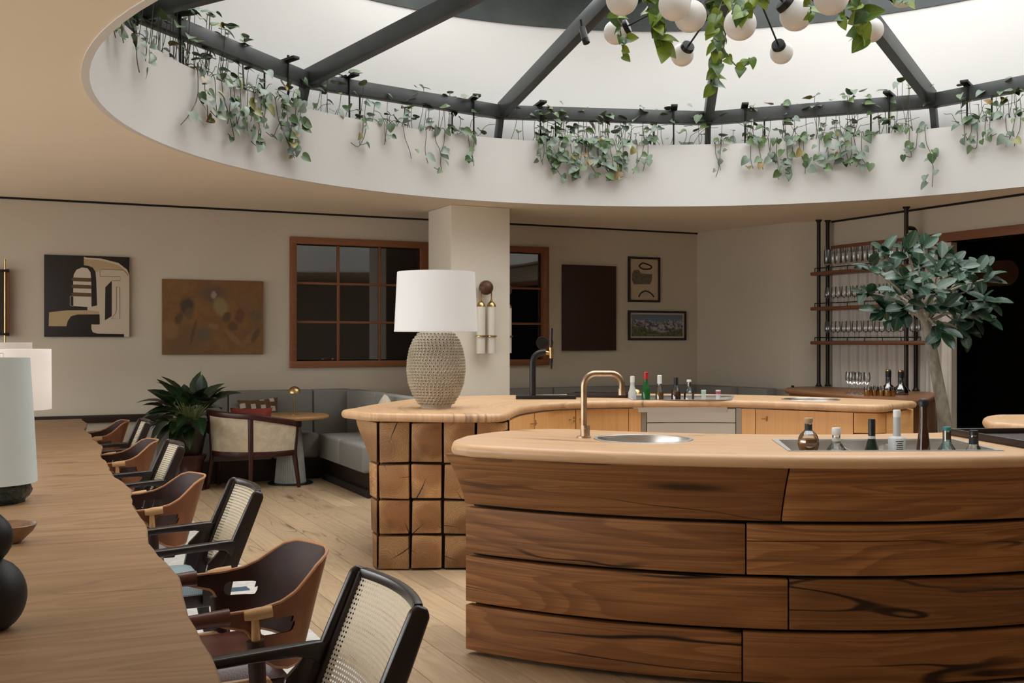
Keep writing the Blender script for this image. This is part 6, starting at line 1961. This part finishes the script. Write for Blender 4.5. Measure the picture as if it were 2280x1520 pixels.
for k, (px, dd) in enumerate(((1890, 0.14), (1897, 0.0), (1905, 0.16), (1911, -0.12), (1919, 0.02), (1930, -0.1))):
    x_, y_ = at_d(px, dq + dd)
    tag(inst('wine_glass', g_fl, None, loc=(x_, y_, CABZ + 0.001)), NTH[k] + ' clear wine glass from the left in the small group on the base cabinet', 'glass', 'wine glasses on the base cabinet')
gt = mesh_of('gold_tumbler', lathe([(0.030, 0.0), (0.032, 0.004), (0.033, 0.06), (0.030, 0.06), (0.029, 0.01), (0.002, 0.008)], 20, True, False), M['brass'], smooth=40)
gr_ = mesh_of('tumbler_rim', lathe([(0.0335, 0.058), (0.034, 0.095), (0.0325, 0.095), (0.032, 0.058)], 20, False, False), M['glassware'], smooth=40)
for k, (px, dd) in enumerate(((1931, -0.30), (1939, -0.08), (1947, -0.28), (1955, -0.1), (1963, -0.33), (1976, -0.40), (1986, -0.36))):
    x_, y_ = at_d(px, dq + dd - 0.1)
    t = thing('gold_tumbler', NTH[k] + ' gold banded tumbler from the left, beside the decanters', 'glass', (x_, y_, CABZ + 0.001), group='gold tumblers on the base cabinet')
    inst('cup', gt, t); inst('rim', gr_, t)
for (px, lab) in ((1978, 'smoked glass decanter with brass cap, left of the two on the base cabinet'), (2006, 'smoked glass decanter with brass cap, right of the two behind the pipe')):
    x_, y_ = at_d(px, 11.62 if px < 2000 else 11.40)
    t = thing('decanter', lab, 'decanter', (x_, y_, CABZ + 0.001))
    mk('body', lathe([(0.075, 0.0), (0.078, 0.006), (0.076, 0.05), (0.055, 0.085), (0.030, 0.105), (0.028, 0.19)], 28), glassy('smoked_glass_%d' % px, (0.28, 0.29, 0.31), 0.85), t, smooth=50)
    mk('collar', lathe([(0.030, 0.18), (0.031, 0.24), (0.029, 0.245)], 20), M['blackmetal'], t)
    mk('stopper', lathe([(0.029, 0.243), (0.029, 0.258), (0.02, 0.262)], 20), M['brass'], t)
kb_ = at_z(1765, 862, CABZ)
tag(mk('small_knob', lathe([(0.018, 0), (0.02, 0.012), (0.016, 0.024)], 16), M['blackmetal'], loc=(kb_[0], kb_[1], CABZ)), 'small black knob on the left end of the base cabinet', 'knob')

# curtain behind the shelves
def cur(u, v):
    y_ = 10.60 - (10.60 - 8.70) * u
    ph = u * 2 * PI * 24
    return (9.513 + 0.020 * math.sin(ph + 0.5 * math.sin(v * 3)) , y_ + 0.01 * math.sin(ph * 0.5), 0.02 + (BEAMZ - 0.01 - 0.02) * v)
cu_ = mk('sheer_curtain', grid_sheet(cur, 240, 6), plain('pale_curtain_cloth', (0.62, 0.56, 0.49), 0.9), recalc=False, smooth=60)
tag(cu_, 'pale pleated curtain hanging behind the glass shelves', 'curtain')
# long rounded plaque in the dark room
pxw = X1 + 2.99
a_, z1 = at_X(2132, 588, pxw); b_, z0 = at_X(2268, 634, pxw)
r_ = (z1 - z0) / 2; cy_ = (z1 + z0) / 2
stad = [(math.cos(an) * r_ + (abs(a_ - b_) / 2 - r_), math.sin(an) * r_) for an in [-PI / 2 + PI * k / 12 for k in range(13)]] + [(math.cos(an) * r_ - (abs(a_ - b_) / 2 - r_), math.sin(an) * r_) for an in [PI / 2 + PI * k / 12 for k in range(13)]]
g = prism(stad, -0.03, 0.0)
g.v = [(-0.03 - p[2] - 0.03 * 0, p[0], p[1]) for p in g.v]
pl_ = mk('wall_plaque', g, plain('brown_plaque', (0.48, 0.27, 0.18), 0.4), loc=(pxw, (a_ + b_) / 2, cy_))
tag(pl_, 'long rounded brown plaque on the wall of the dark room', 'plaque')
